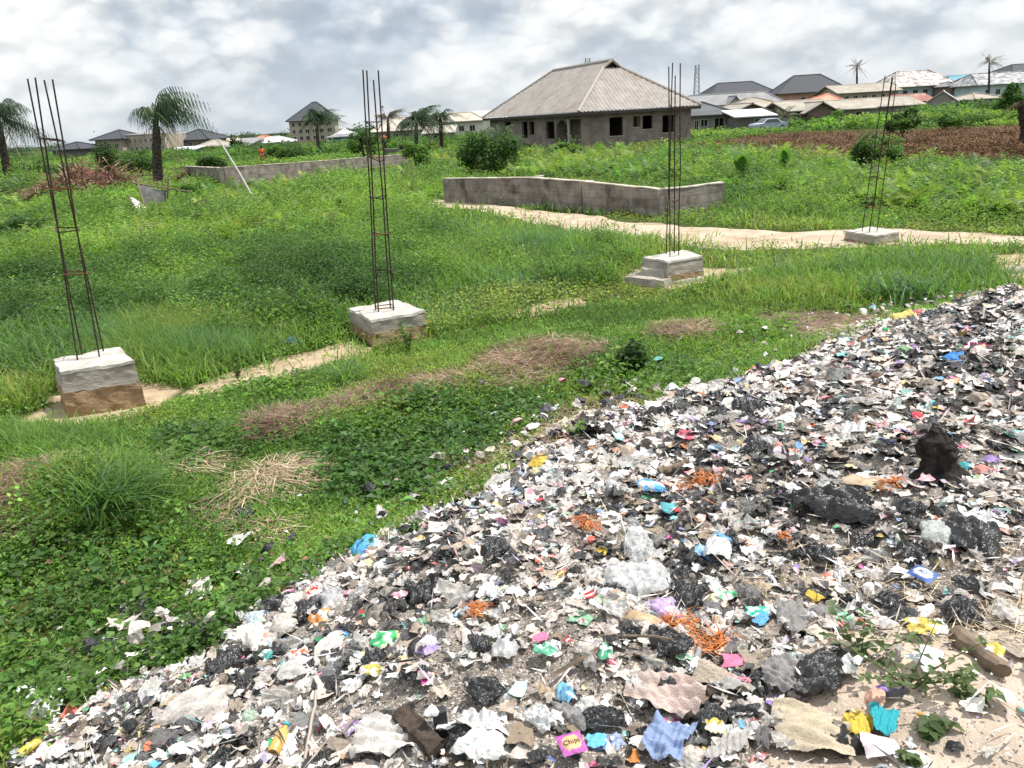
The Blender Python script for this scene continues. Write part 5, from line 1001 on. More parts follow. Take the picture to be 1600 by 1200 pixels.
for nm, lab, cat, px, py, w, h, c, m, puff, amp in [
        ('cloth', 'dusty pink cloth lying in long folds near the bottom of the dump', 'cloth', 1045, 1096, 118, 62, (.50, .40, .36), M_cloth, .15, .24), ('trousers', 'pale blue denim trousers with a seam crumpled at the bottom edge', 'trousers', 1040, 1168, 82, 66, (.24, .31, .48), M_cloth, .3, .2),
        ('cloth', 'large khaki cloth spread at the bottom next to the teal rag', 'cloth', 1268, 1150, 116, 74, (.47, .40, .30), M_cloth, .2, .14), ('cloth', 'grey pinstriped cloth above the big black bag by the sand', 'cloth', 1236, 972, 56, 56, (.24, .235, .23), M_cloth, .25, .18),
        ('cloth', 'grey striped cloth touching the left side of the big black bag', 'cloth', 1222, 1070, 74, 46, (.26, .25, .245), M_cloth, .2, .2), ('cloth', 'beige rag beneath the pink foam disc', 'cloth', 1130, 1072, 110, 30, (.42, .36, .29), M_cloth, .2, .2),
        ('cloth', 'dirty white cloth spread at the bottom centre beside the broken plank', 'cloth', 600, 1170, 120, 56, (.58, .55, .52), M_cloth, .25, .22), ('plastic_sheet', 'white plastic sheet at the bottom right of the dark square post', 'plastic sheet', 752, 1172, 86, 42, (.70, .69, .68), M_pale, .25, .2),
        ('plastic_sheet', 'long dirty translucent sheet beside the weeds at the lower left', 'plastic sheet', 312, 1108, 120, 44, (.48, .44, .41), M_pale, .3, .16), ('plastic_bag', 'clear shiny bag leaning against black bags by the weeds', 'plastic bag', 520, 940, 54, 42, (.58, .58, .59), M_clear, .55, .2),
        ('plastic_bag', 'pale blue tinted bag at the grass edge', 'plastic bag', 408, 968, 44, 26, (.52, .62, .70), M_pale, .35, .2), ('plastic_bag', 'crinkled cream bag below the pale blue bag', 'plastic bag', 446, 980, 46, 38, (.50, .47, .43), M_pale, .5, .22),
        ('plastic_sheet', 'creamy white sheet fold below the crinkled cream bag', 'plastic sheet', 408, 1000, 62, 44, (.62, .57, .53), M_pale, .25, .16), ('plastic_bag', 'clear bag half buried in green weeds at the left', 'plastic bag', 172, 1014, 72, 38, (.55, .56, .56), M_clear, .5, .2),
        ('cloth', 'twisted dirty white rag lying on the weeds', 'cloth', 314, 922, 46, 34, (.55, .52, .48), M_cloth, .4, .3), ('paper', 'scrap of white paper on weeds beside the dirty white rag', 'paper', 382, 898, 26, 18, (.68, .67, .65), M_card, .2, .3),
        ('plastic_bag', 'yellow plastic bag at the grass edge in the middle of the slope', 'plastic bag', 846, 726, 34, 30, (.62, .42, .05), M_pale, .4, .24), ('plastic_bag', 'yellow plastic bag at the far end of the dump', 'plastic bag', 1412, 498, 42, 26, (.62, .50, .14), M_pale, .4, .22),
        ('plastic_bag', 'bright blue plastic bag near the magenta cloth', 'plastic bag', 1489, 568, 34, 20, (.04, .24, .62), M_pale, .4, .24), ('cloth', 'magenta cloth lying near the bright blue bag', 'cloth', 1526, 549, 42, 14, (.36, .03, .12), M_cloth, .2, .2),
        ('plastic_bag', 'blue bag lying alone in the grass left of the white topped footing', 'plastic bag', 454, 538, 36, 16, (.03, .22, .58), M_pale, .35, .2), ('plastic_bag', 'bright blue and white bag caught in the grass above the dump', 'plastic bag', 574, 858, 60, 38, (.08, .36, .62), M_pale, .4, .24),
        ('plastic_bag', 'lilac printed bag under the biggest clear bag', 'plastic bag', 1040, 962, 44, 44, (.46, .34, .56), M_pale, .3, .16), ('plastic_bag', 'grey translucent bag lying on the dirt left of the green leaf scrap', 'plastic bag', 790, 1018, 44, 44, (.45, .45, .45), M_pale, .35, .16),
        ('plastic_sheet', 'dull translucent sheet in the middle left of the dump', 'plastic sheet', 520, 1016, 60, 30, (.58, .55, .51), M_pale, .2, .2), ('plastic_sheet', 'wrinkled pale film under the red orange wrapper', 'plastic sheet', 470, 1052, 76, 30, (.52, .50, .48), M_pale, .2, .2),
        ('wrapper', 'red orange crumpled wrapper on the pale wrinkled film', 'wrapper', 470, 1032, 32, 20, (.62, .12, .05), M_litter, .2, .22), ('wrapper', 'orange and yellow wrapper pair above the dull sheet', 'wrapper', 506, 972, 40, 28, (.66, .26, .06), M_litter, .2, .22),
        ('foam_disc', 'round pink foam disc beside the orange netting', 'foam disc', 1150, 1044, 46, 24, (.62, .16, .26), M_card, .1, .02), ('cap', 'blue plastic cap shape lying in the middle of the dump', 'plastic lid', 1018, 768, 38, 24, (.06, .30, .60), M_litter, .5, .05),
        ('sole', 'tan shoe sole lying below the biggest clear bag', 'shoe sole', 1000, 978, 56, 22, (.42, .31, .20), M_card, .3, .05), ('dustpan', 'flat green plastic plate right of the orange netting', 'plastic plate', 1184, 969, 40, 16, (.02, .42, .30), M_litter, .08, .04),
        ('wrapper', 'green packet with a white corner in the middle of the dump', 'wrapper', 946, 1030, 26, 36, (.04, .26, .13), M_litter, .1, .08), ('wrapper', 'green leaf shaped plastic scrap left of the green packet', 'wrapper', 852, 1028, 36, 20, (.10, .40, .24), M_litter, .15, .2),
        ('wrapper', 'green printed packet on the left of the dump', 'wrapper', 602, 1008, 50, 24, (.05, .42, .14), M_litter, .15, .12), ('wrapper', 'green and white printed sachet above the leafy plant', 'wrapper', 1312, 972, 40, 26, (.10, .44, .20), M_litter, .12, .12), ('wrapper', 'bright green wrapper scrap left of the grey pinstriped cloth', 'wrapper', 1134, 938, 34, 18, (.06, .44, .18), M_litter, .15, .14),
        ('wrapper', 'mint green carton half sunk at the left of the dirt patch', 'carton', 812, 1090, 28, 26, (.42, .60, .55), M_card, .2, .06), ('wrapper', 'blue patterned wrapper on the bare dirt', 'wrapper', 884, 1092, 32, 34, (.12, .34, .52), M_litter, .25, .22), ('wrapper', 'yellow folded wrapper standing below the green printed packet', 'wrapper', 586, 1058, 28, 24, (.58, .50, .06), M_litter, .3, .2),
        ('wrapper', 'magenta scrap on the dirt beside a white shred', 'wrapper', 668, 1072, 24, 24, (.60, .05, .30), M_litter, .2, .2), ('wrapper', 'red clip shaped scrap above the charred black mass', 'wrapper', 932, 1126, 26, 12, (.50, .03, .05), M_litter, .3, .2), ('wrapper', 'yellow striped strip above the denim trousers', 'wrapper', 1118, 1148, 34, 24, (.60, .48, .10), M_litter, .15, .2),
        ('cloth', 'teal rag beside the yellow and orange cloth piece', 'cloth', 1378, 1136, 46, 48, (.04, .32, .38), M_cloth, .2, .2), ('cloth', 'yellow and orange cloth piece at the bottom next to the teal rag', 'cloth', 1338, 1140, 52, 46, (.56, .42, .08), M_cloth, .25, .16), ('wrapper', 'pale lilac printed sheet at the bottom right of the khaki cloth', 'paper', 1376, 1178, 60, 30, (.58, .50, .54), M_card, .12, .12),
        ('paper', 'white and blue printed packet behind the leafy plant', 'packet', 1450, 1036, 44, 36, (.66, .68, .70), M_card, .12, .1), ('wrapper', 'yellow torn packaging above the leafy plant', 'wrapper', 1440, 990, 54, 20, (.60, .46, .08), M_litter, .12, .18), ('wrapper', 'yellow peel shaped wrapper under the weathered log', 'wrapper', 1548, 1030, 38, 24, (.56, .44, .06), M_litter, .3, .2),
        ('paper', 'white card scraps lying on the sand near the right edge', 'card', 1568, 1102, 30, 20, (.66, .65, .63), M_card, .1, .12), ('paper', 'torn brown cardboard in the litter left of the stump', 'cardboard', 1352, 762, 66, 22, (.40, .31, .22), M_card, .1, .08), ('paper', 'white card with a straight edge at the upper edge of the dump', 'card', 1030, 642, 44, 16, (.66, .64, .60), M_card, .05, .04),
        ('paper', 'crumpled white paper at the bottom left', 'paper', 298, 1174, 56, 26, (.70, .69, .68), M_card, .15, .14), ('wrapper', 'large bag lying pink and red beside the teal wrapper in grass', 'wrapper', 482, 812, 22, 12, (.55, .05, .06), M_litter, .2, .2), ('bundle', 'salmon pink bundle right of the charred stump', 'cloth', 1535, 745, 38, 20, (.56, .26, .24), M_cloth, .4, .2), ('wrapper', 'teal crumpled bag right of the charred stump', 'plastic bag', 1508, 738, 20, 12, (.05, .36, .42), M_pale, .4, .2),
        ('wrapper', 'pink and green printed wrapper on the upper slope', 'wrapper', 1075, 688, 34, 14, (.60, .10, .16), M_litter, .15, .2), ('ball', 'worn pink ball in the grass above the straw heap', 'ball', 322, 713, 26, 18, (.50, .26, .30), M_litter, .9, .03), ('plastic_bag', 'pale blue film scrap near the white square card in the grass', 'plastic bag', 710, 764, 50, 22, (.58, .62, .66), M_pale, .3, .24), ('paper', 'pale tin sheet at the grass edge in front of the pale film', 'card', 692, 832, 50, 16, (.56, .50, .46), M_card, .05, .05),
        ('wrapper', 'light blue plastic shred sunk among weeds beside the clear bag', 'wrapper', 190, 1036, 22, 14, (.10, .45, .70), M_litter, .2, .2), ('wrapper', 'pale blue bag scrap in the weeds at the left edge', 'plastic bag', 26, 1084, 42, 30, (.42, .50, .64), M_pale, .3, .2), ('wrapper', 'small red wrapper in the weeds at the left edge', 'wrapper', 18, 1118, 18, 16, (.55, .07, .04), M_litter, .2, .2), ('plastic_bag', 'teal stained bag hanging beside the blue lid', 'plastic bag', 1046, 800, 28, 42, (.10, .42, .46), M_pale, .35, .2)]:
    piece(nm, lab, cat, px, py, w, h, c, m, puff, amp, .18 if m in (M_cloth, M_card) else .22, 26 if w > 60 else 18, rot=RNG.uniform(-.5, .5), fmax=2.2 if w > 60 else 1.6, lift=.035)
# packet with lettering
def lettering(parent, text, size, loc, rot, m):
    c = bpy.data.curves.new('lettering', 'FONT'); c.body = text; c.size = size; c.align_x = 'CENTER'; c.align_y = 'CENTER'; c.extrude = .0004; c.materials.append(m); t = bpy.data.objects.new('text', c); col.objects.link(t); bpy.context.view_layer.update(); me = bpy.data.meshes.new_from_object(t.evaluated_get(bpy.context.evaluated_depsgraph_get())); bpy.data.objects.remove(t); o = link('lettering', me, parent); o.location = loc; o.rotation_euler = rot; return o
def packet(label, px, py, w, h, c, c2, rot, text, tcol, tilt=.35):
    p, k, el = spot(px, py); W, H = w*k/2, h*k/2/math.sin(el+tilt)*.95; n = 15; g = np.stack(np.meshgrid(np.linspace(-1, 1, n), np.linspace(-1, 1, n), indexing='ij'), -1).reshape(-1, 2)
    z = .22*W*(1-g[:, 0]**2)*(1-g[:, 1]**4)+.02*W*np.sin(g[:, 0]*9+g[:, 1]*4); V = np.stack([g[:, 0]*W, g[:, 1]*H, z], -1)
    C = np.repeat(np.array([c]), n*n, 0); C[(g[:, 0]**2/.6+g[:, 1]**2/.5) < 1] = c2
    o = npobj('packet', V, gridfaces(n), M_litter, C, True); o.location = p+np.array([0, 0, .05]); o.rotation_euler = (tilt, 0, rot-facing(p)); tag(o, label, 'packet')
    lettering(o, text, H*.62, (0, 0, .235*W), (0, 0, 0), mat('print_'+text.lower(), tcol, rough=.6)); return o
packet('bright purple packet reading Chips on an orange panel at the bottom edge', 894, 1184, 40, 32, (.36, .07, .31), (.50, .36, .16), .35, 'Chips', (.10, .02, .04), .12)
packet('blue and white packet lettered AD on the straw', 1440, 915, 38, 20, (.05, .11, .34), (.58, .60, .64), -.55, 'AD', (.02, .05, .25), .2)
def netting(label, px, py, w, h):
    p, k, el = spot(px, py); n = int(RNG.integers(90, 150)); acc = ACC(); R = w*k/2; asp = min(1.3, h/w/math.sin(el)); t0 = RNG.uniform(0, 3.14)
    c = RNG.normal(0, .42, (5, 2)); ci = RNG.integers(0, 5, n); x = (c[ci, 0]+RNG.normal(0, .24, n))*R; y = (c[ci, 1]+RNG.normal(0, .24, n))*R*asp; z = np.abs(RNG.normal(0, .05, n))*R
    C = np.array([(.50, .12, .02), (.56, .18, .04), (.38, .11, .04), (.44, .24, .12)])[RNG.integers(0, 4, n)]*RNG.uniform(.6, 1.15, (n, 1))
    Z = hgt(x+p[0], y+p[1])-p[2]; P = np.stack([x, y, z+Z], -1)
    blades(acc, P, R*RNG.uniform(.25, .75, n), RNG.uniform(.0012, .003, n), C, bend=(1.5, 2.5), az=t0+RNG.normal(0, 1.1, n)+3.14*RNG.integers(0, 2, n))
    m = int(n*.6); leaves(acc, P[:m]+np.array([0, 0, .008]), R*RNG.uniform(.2, .5, m), RNG.uniform(.002, .006, m), C[:m], (-.1, .25), None, 0, 0)
    o = acc.build('netting', M_fibre); o.location = p+np.array([0, 0, .035]); tag(o, label, 'netting')
for px, py, w, h, lab in [(1066, 992, 58, 44, 'tuft of orange netting left of the pink foam disc, the upper of the two'), (1120, 1020, 62, 36, 'tuft of orange netting touching the pink foam disc'), (1092, 762, 60, 14, 'strip of orange netting in the middle of the dump near the blue lid'), (915, 826, 40, 26, 'loose orange netting left of the clear bag neck'),
                          (1384, 768, 34, 20, 'orange netting on the torn brown cardboard'), (1226, 850, 20, 44, 'narrow orange netting strand on the right half of the dump'), (745, 965, 30, 26, 'orange yellow fibre scrap above the bare dirt')]: netting(lab, px, py, w, h)

# wood, posts, shoe
def gpt(px, py, up=0.0): p = ground(np.float64(px), np.float64(py)); return p+np.array([0, 0, up])
def charred_stump():
    p, k, el = spot(1462, 752); H = 92*k/math.cos(el); n = 30; m = 22; V = []
    for i in range(m):
        f = i/(m-1); R = (.46*(1-f)**1.5+.22+.07*math.sin(f*9+1))*H*.78*(1 if f < .9 else .8)*(1 if f < .93 else .75)
        for j in range(n):
            a = 2*math.pi*j/n; r = R*(1+.38*(noise3(np.array([math.cos(a)*1.6, math.sin(a)*1.6, f*2.2]), 1.4, 401)-.5)*1.8+.12*math.sin(a*5+f*3)*(1-f)+.14*(noise3(np.array([math.cos(a)*3, math.sin(a)*3, f*9]), 2.2, 402)-.5)*2.4)
            V.append((r*math.cos(a)+(-.16*f**1.5+.06)*H, r*math.sin(a)*.8, f*H-.04+(.07*H*(noise3(np.array([math.cos(a), math.sin(a), 0.]), 3, 403)-.3) if f > .9 else 0)))
    F = [(i*n+j, i*n+(j+1) % n, (i+1)*n+(j+1) % n, (i+1)*n+j) for i in range(m-1) for j in range(n)]
    me = bpy.data.meshes.new('charred_stump'); me.from_pydata([tuple(map(float, v)) for v in V], [], F+[tuple((m-1)*n+j for j in range(n))]); me.materials.append(M_charred); o = link('charred_stump', me); o.location = p; tag(o, 'jagged charred black stump standing up out of the litter', 'stump')
charred_stump()
def log(name, label, cat, a, b, r0, r1, m, up=.03, sag=0.0, k=10, flat=1.0):
    A = gpt(*a, up); B = gpt(*b, up); mb = MB(); n = 9; P = []; R = []
    for i in range(n):
        f = i/(n-1); P.append(A*(1-f)+B*f-A+np.array([RNG.normal(0, r0*.25), RNG.normal(0, r0*.25), sag*math.sin(f*math.pi)+RNG.normal(0, r0*.12)])); R.append((r0*(1-f)+r1*f)*RNG.uniform(.85, 1.15))
    mb.tube(P, R, k); o = mb.build(name, m); o.location = A; tag(o, label, cat); return o
log('log', 'weathered grey brown log lying on the sand at the right edge', 'log', (1500, 1005), (1562, 1062), .035, .025, M_timber)
log('twig', 'thin curved pale strap lying across the litter at the bottom left', 'strap', (497, 1090), (478, 1198), .006, .006, mat('pale_strap', (.34, .29, .25), rough=.8), up=.03, k=5)
log('plank', 'narrow weathered lath left of the green packet', 'lath', (862, 1072), (936, 1030), .008, .008, M_timber, up=.04, k=4)
log('stick', 'long burnt stick above the pale strap in the lower left', 'stick', (470, 1080), (556, 1072), .012, .008, M_charred, up=.04)
log('branch', 'tan branch piece in the middle of the dump', 'branch', (1032, 748), (1076, 730), .02, .014, M_timber, up=.04)
def plank():
    A = gpt(628, 1142, .05); B = gpt(686, 1190, .03); d = B-A; L = np.linalg.norm(d); d /= L; s = np.cross(d, [0, 0, 1]); s /= np.linalg.norm(s); u = np.cross(s, d); w = .032
    MBo = MB().rough([-s*w, d*L-s*w, d*L+s*w*1.1, s*w*.9], [-s*w+u*.035, d*L-s*w+u*.03, d*L+s*w*1.1+u*.03, s*w*.9+u*.035], 14, .008, 30, 5); o = MBo.build('plank', mat('dark_splintered_wood', (.045, .033, .027), (.12, .09, .07), 30, rough=.95, bump=.8, stretch=(1, 1, 1))); o.location = A; tag(o, 'dark splintered plank end at the bottom of the dump', 'plank')
plank()
def post():
    p, k, el = spot(690, 1146); w = 10*k; H = 30*k; o = empty('battery_block', p+np.array([0, 0, .03]), 'dark upright block with a white lump on top at the bottom', 'block', None, .3); MB().rough([(-w, -w*.8, -.05), (w, -w*.8, -.05), (w, w*.8, -.05), (-w, w*.8, -.05)], [(-w*.95, -w*.8, H), (w*.95, -w*.8, H), (w*.95, w*.8, H), (-w*.95, w*.8, H)], 6, .003, 30, 8).build('casing', mat('dark_casing', (.02, .021, .026), (.045, .046, .055), 40, rough=.6, bump=.3), o)
    V = crumple(1, 12, .7, .1, .2)[0]*w*1.1+np.array([-w*1.2, 0, H*.98]); npobj('white_lump', V, gridfaces(12), M_card, np.full((144, 3), .68), False, o)
post()
def shoe():
    p, k, el = spot(1391, 1086); L = 46*k; o = empty('shoe', p+np.array([0, 0, .015]), 'small purple slip on shoe lying on the sand under the leafy plant', 'shoe', None, -.28)
    n = 26; t = np.linspace(0, 6.2832, n, endpoint=False); x = np.cos(t)*L/2; y = np.sin(t)*L*.17*(1+.25*np.cos(t+2.6)); b = [(a, c, 0) for a, c in zip(x, y)]; tp = [(a, c, L*.05) for a, c in zip(x, y)]
    MB().hexa(b, tp).build('sole', mat('dark_sole', (.03, .028, .03), rough=.8), o)
    V = []; F = []; rings = 6
    for r in range(rings):
        f = r/(rings-1); s = 1-.55*f**2
        for a, c in zip(x, y): V.append((a*s+(.06*L*f), c*s, L*.05+L*.17*math.sin(f*1.5)*(1 if a > 0 else .75)))
    F = [(i*n+j, i*n+(j+1) % n, (i+1)*n+(j+1) % n, (i+1)*n+j) for i in range(rings-1) for j in range(n)]
    me = bpy.data.meshes.new('upper'); me.from_pydata([tuple(map(float, v)) for v in V], [], F); me.materials.append(mat('purple_fabric', (.20, .11, .32), (.34, .24, .46), 60, rough=.8)); link('upper', me, o)
    q = sheetgrid(9); Vp = np.stack([q[:, 0]*L*.13+L*.1, q[:, 1]*L*.07, np.full(81, L*.215)-.02*(q[:, 0]**2+q[:, 1]**2)*L], -1); npobj('white_patch', Vp, gridfaces(9), mat('white_fabric', (.66, .64, .66), rough=.8), None, True, o)
shoe()
def bottle(label, px, py, w, c, m, rot):
    p, k, el = spot(px, py); L = w*k; o = empty('bottle', p+np.array([0, 0, .03]), label, 'bottle', None, rot-facing(p)); r = L*.16
    MB().tube([(-L*.5, 0, 0), (-L*.48, 0, 0), (L*.2, 0, .0), (L*.32, 0, .0), (L*.4, 0, .005)], [r*.8, r, r, r*.45, r*.4], 14).build('body', m, o, True); MB().tube([(L*.4, 0, .005), (L*.48, 0, .005)], r*.46, 10).build('bottle_cap', mat(c[0]+'_cap', c[1], rough=.5), o)
bottle('yellow plastic bottle at the lower left edge of the litter', 55, 1172, 46, ('brown', (.30, .16, .08)), mat('yellow_plastic', (.55, .42, .05), (.62, .5, .12), 8, rough=.35, spec=.5), .45)
bottle('green plastic bottle at the far edge of the litter', 1392, 520, 26, ('white', (.6, .6, .6)), mat('green_plastic', (.03, .34, .10), (.05, .4, .14), 8, rough=.3, spec=.5), .5)
bottle('amber plastic bottle lying by the pale strap at the bottom left', 440, 1165, 62, ('teal', (.04, .36, .46)), mat('amber_plastic', (.55, .30, .08), (.62, .40, .14), 8, rough=.35, spec=.5), 1.1)

# ------------------------------------------------------------------ palms and trees
def trunk_mesh(name, pts, radii, m, parent, k=12, rough=.18, seed=0):
    pts = [np.array(p, float) for p in pts]; n = 40; tt = np.linspace(0, 1, n); xs = np.linspace(0, 1, len(pts)); C = np.stack([np.interp(tt, xs, [p[i] for p in pts]) for i in range(3)], -1); R = np.interp(tt, xs, radii); V = []
    for i in range(n):
        for j in range(k):
            a = 2*math.pi*j/k; q = np.array([math.cos(a), math.sin(a), 0]); V.append(C[i]+q*R[i]*(1+rough*2*(noise3(np.array([q[0]*2, q[1]*2, i*.9]), 1.7, seed)-.5)))
    F = [(i*k+j, i*k+(j+1) % k, (i+1)*k+(j+1) % k, (i+1)*k+j) for i in range(n-1) for j in range(k)]; F.append(tuple((n-1)*k+j for j in range(k)))
    me = bpy.data.meshes.new(name); me.from_pydata([tuple(map(float, v)) for v in V], [], F); me.materials.append(m); return link(name, me, parent)
PALM_G = [np.array([.035, .075, .028]), np.array([.055, .10, .035])]
def palm(label, base_px, crown_px, D, nf, L, r0=.3, r1=.25, elev=(-.2, 1.3), droop=(.5, 1.1), wind=(0, 0, 0), cols=PALM_G, J=22, ll=.2, lw=.03, hang=.5, azr=(0, 6.283), skirt=0, lean=0.0):
    b = PD(*base_px, D); b[2] = hgt(b[0], b[1])-.1; c = PD(*crown_px, D); o = empty('palm_tree', b, label, 'palm tree'); t = c-b
    trunk_mesh('trunk', [(0, 0, 0), t*.4+[lean, 0, 0], t*.8+[lean*.5, 0, 0], t], [r0*1.15, r0, (r0+r1)/2, r1*.8], M_bark, o, 12, .22)
    acc = ACC(); az = np.sort(RNG.uniform(*azr, nf)); el = RNG.uniform(*elev, nf); B = np.repeat(t[None], nf, 0)+np.stack([np.cos(az)*r1*.5, np.sin(az)*r1*.5, RNG.uniform(-.2, .1, nf)], -1)
    C = np.array(cols)[RNG.integers(0, len(cols), nf)]*RNG.uniform(.75, 1.2, (nf, 1))
    fronds(acc, B, az, L*RNG.uniform(.8, 1.1, nf), el, RNG.uniform(*droop, nf), J, ll, lw, C, hang, wind, .55, .012)
    if skirt:
        az = RNG.uniform(0, 6.283, skirt); fronds(acc, np.repeat((t-[0, 0, .25])[None], skirt, 0), az, L*RNG.uniform(.5, .8, skirt), RNG.uniform(-.9, -.2, skirt), RNG.uniform(.5, .9, skirt), 14, ll, lw, np.repeat([[.16, .105, .06]], skirt, 0)*RNG.uniform(.7, 1.2, (skirt, 1)), .7, (0, 0, 0), .6, .014)
    acc.build('crown', M_frond, o); return o
DK = [np.array([.030, .062, .030]), np.array([.045, .085, .035])]
DRY = [np.array([.13, .11, .07]), np.array([.09, .095, .055]), np.array([.17, .13, .085])]
palm('palm with wind swept fronds all blown to one side on a thick dark trunk', (246, 282), (243, 186), 54, 17, 4.4, .30, .19, (.8, 1.5), (.55, 1.05), (.40, 0, 0), DK+[np.array([.07, .12, .05]), np.array([.085, .13, .06])], 17, .30, .02, 1.2, (-2.0, 2.0), 5)
palm_b = None
def swept():                                         # fronds on the near side of the wind swept palm droop the other way
    o = [x for x in bpy.data.objects if x.get('label', '').startswith('palm with wind swept')][0]; t = PD(243, 186, 54)-np.array(o.location); acc = ACC()
    az = np.array([2.6, 3.0, 3.4, 3.8, 2.2]); fronds(acc, np.repeat(t[None], 5, 0), az, np.array([3.2, 3.6, 3.4, 2.9, 3.1]), np.array([1.15, 1.1, .95, 1.2, 1.3]), np.array([.75, .8, .7, .9, .6]), 17, .32, .02, np.repeat([[.05, .09, .045]], 5, 0), .1+1.2, (.1, 0, -.1), .55, .014)
    acc.build('windward_fronds', M_frond, o)
swept()
palm('tall drooping oil palm at the left edge', (10, 268), (-4, 186), 62, 30, 4.3, .28, .22, (-.3, 1.35), (.45, .95), (.12, 0, 0), [np.array([.055, .085, .06]), np.array([.07, .10, .07])], 18, .28, .022, 1.2, skirt=4)
palm('round headed palm in front of the three storey block', (497, 230), (494, 186), 112, 36, 3.7, .22, .18, (-.5, 1.4), (.4, .9), (.3, 0, 0), DK, 20, .26, .03, .6)
palm('palm with dry reddish fronds right of the tall rebar cage', (607, 230), (606, 184), 92, 24, 2.5, .18, .15, (-.1, 1.3), (.4, .9), (.25, 0, 0), [np.array([.14, .085, .06]), np.array([.10, .075, .05]), np.array([.07, .08, .045])], 16, .22, .03, .6)
palm('broad bushy palm hanging low between two thinner palms', (650, 232), (650, 186), 86, 38, 3.6, .2, .17, (-.4, 1.45), (.5, 1.1), (.35, 0, 0), DK, 22, .24, .032, .7, skirt=3)
palm('palm with drooping lower fronds just left of the cream roof', (690, 228), (688, 184), 87, 26, 2.8, .2, .17, (-.3, 1.3), (.6, 1.2), (.15, 0, 0), DK, 20, .22, .03, .7, skirt=5)
palm('thin palm with sparse dry fronds behind the two storey beige house', (1339, 170), (1339, 104), 188, 24, 3.0, .22, .18, (-.6, 1.4), (.1, .5), (0, 0, 0), DRY, 14, .2, .03, .5)
palm('tallest thin palm with sparse fronds at the right by the mottled roofs', (1545, 160), (1546, 97), 168, 22, 3.2, .2, .17, (-.5, 1.3), (.15, .7), (.1, 0, 0), DRY, 14, .2, .03, .5)
palm('small feathery palm in front of the tan roofed houses', (1226, 200), (1226, 180), 93, 20, 2.3, .2, .18, (.1, 1.4), (.3, .8), (.1, 0, 0), [np.array([.09, .11, .05]), np.array([.12, .12, .06])], 16, .22, .025, .4)
palm('low pale palm spreading in front of the bungalow porch side', (782, 232), (782, 212), 58, 17, 2.2, .22, .2, (.2, 1.3), (.5, 1.0), (.1, 0, 0), [np.array([.08, .11, .05]), np.array([.06, .10, .045])], 22, .24, .022, .6)

def bush(name, label, cat, px, py, w, h, D, nl, lsize, pal, stem=True, group=None, conical=False, wl=.36, lobes=9, base=None):
    """leaf crown w by h photo pixels with its foot at (px, py)"""
    b = PD(px, py, D); b[2] = float(hgt(b[0], b[1])); k = pxm(D); W, H = w*k/2, h*k; o = empty(name, b, label, cat, group); acc = ACC()
    per = nl//lobes
    for i in range(lobes):
        f = RNG.uniform(.12, .95) if conical else RNG.uniform(.2, .8); r = W*((1-f)*.9+.12 if conical else .78*math.sqrt(max(.05, 1-abs(2*f-.9)**2)))
        a = RNG.uniform(0, 6.283); c = np.array([math.cos(a)*r*.85, math.sin(a)*r*.85, H*f*RNG.uniform(.8, 1.12)]); rr = max(.15*H, W*.33 if not conical else W*(.2+.45*(1-f)))
        q = RNG.normal(0, 1, (per, 3)); q /= np.linalg.norm(q, axis=1, keepdims=True); q *= (RNG.uniform(.25, 1, (per, 1))**.5); P = c+q*np.array([rr, rr, min(rr, H*.24)]); P[:, 2] = np.clip(P[:, 2], .02, None)
        C = np.array(pal)[RNG.integers(0, len(pal))]*np.clip(RNG.normal(1, .22, (per, 1)), .5, 1.6); L = lsize*RNG.uniform(.6, 1.3, per)
        leaves(acc, P, L, L*wl, C, (-.6, .7), np.arctan2(q[:, 1], q[:, 0])+RNG.normal(0, .7, per))
    for i in range(16):                               # loose shoots breaking the outline
        a = RNG.uniform(0, 6.283); f = np.linspace(.5, 1, 9)[:, None]; q = np.array([[math.cos(a)*W, math.sin(a)*W, H*RNG.uniform(.2, 1.05)]])*f*[RNG.uniform(.5, 1.15), RNG.uniform(.5, 1.15), RNG.uniform(.9, 1.15)]+RNG.normal(0, lsize*.4, (9, 3)); q[:, 2] = np.abs(q[:, 2])
        leaves(acc, q, lsize*RNG.uniform(.6, 1.2, 9), lsize*wl*.8, np.array(pal)[RNG.integers(0, len(pal), 9)]*RNG.uniform(.8, 1.4, (9, 1)), (-.5, .8), a+RNG.normal(0, 1, 9))
    acc.build('foliage' if not stem else 'crown', M_leaf, o)
    if stem:
        m = MB()
        for i in range(5): a = RNG.uniform(0, 6.283); m.tube([(0.03*math.cos(a), .03*math.sin(a), -.1), (W*.25*math.cos(a), W*.25*math.sin(a), H*.45), (W*.5*math.cos(a), W*.5*math.sin(a), H*.75)], [.03*H, .018*H, .008*H], 5)
        m.build('trunk', M_bark, o)
    return o
BG = [G_DARK*.9, G_DARK*1.2, G_MID*.9]
bush('bush', 'large dark green bush left of the bungalow porch', 'bush', 765, 262, 104, 62, 47, 5200, .17, BG, lobes=16)
bush('bush', 'dark bush standing behind the fourth rebar cage', 'bush', 1368, 268, 80, 72, 32, 3600, .12, BG, lobes=14)
bush('shrub', 'tall rounded shrub beside the three people', 'shrub', 570, 246, 48, 52, 74, 2600, .2, BG+[G_MID], lobes=10)
bush('bush', 'leafy bush at the end of the foundation wall', 'bush', 652, 262, 44, 42, 55, 2200, .16, [G_MID, G_MID*1.2, G_BRIGHT*.8], lobes=9)
bush('shrub', 'bush growing against the corner of the bungalow porch', 'shrub', 888, 240, 40, 22, 66, 1000, .2, [G_MID, G_BRIGHT*.8], lobes=7)
bush('shrub', 'pale climbing shrub rising left of the low pale palm', 'shrub', 738, 226, 30, 40, 64, 1200, .18, [G_MID, G_BRIGHT*.9], lobes=8)
bush('tree', 'conical dark tree on the right in front of the pale blue house', 'tree', 1578, 178, 46, 42, 92, 2600, .3, BG, conical=True, lobes=16)
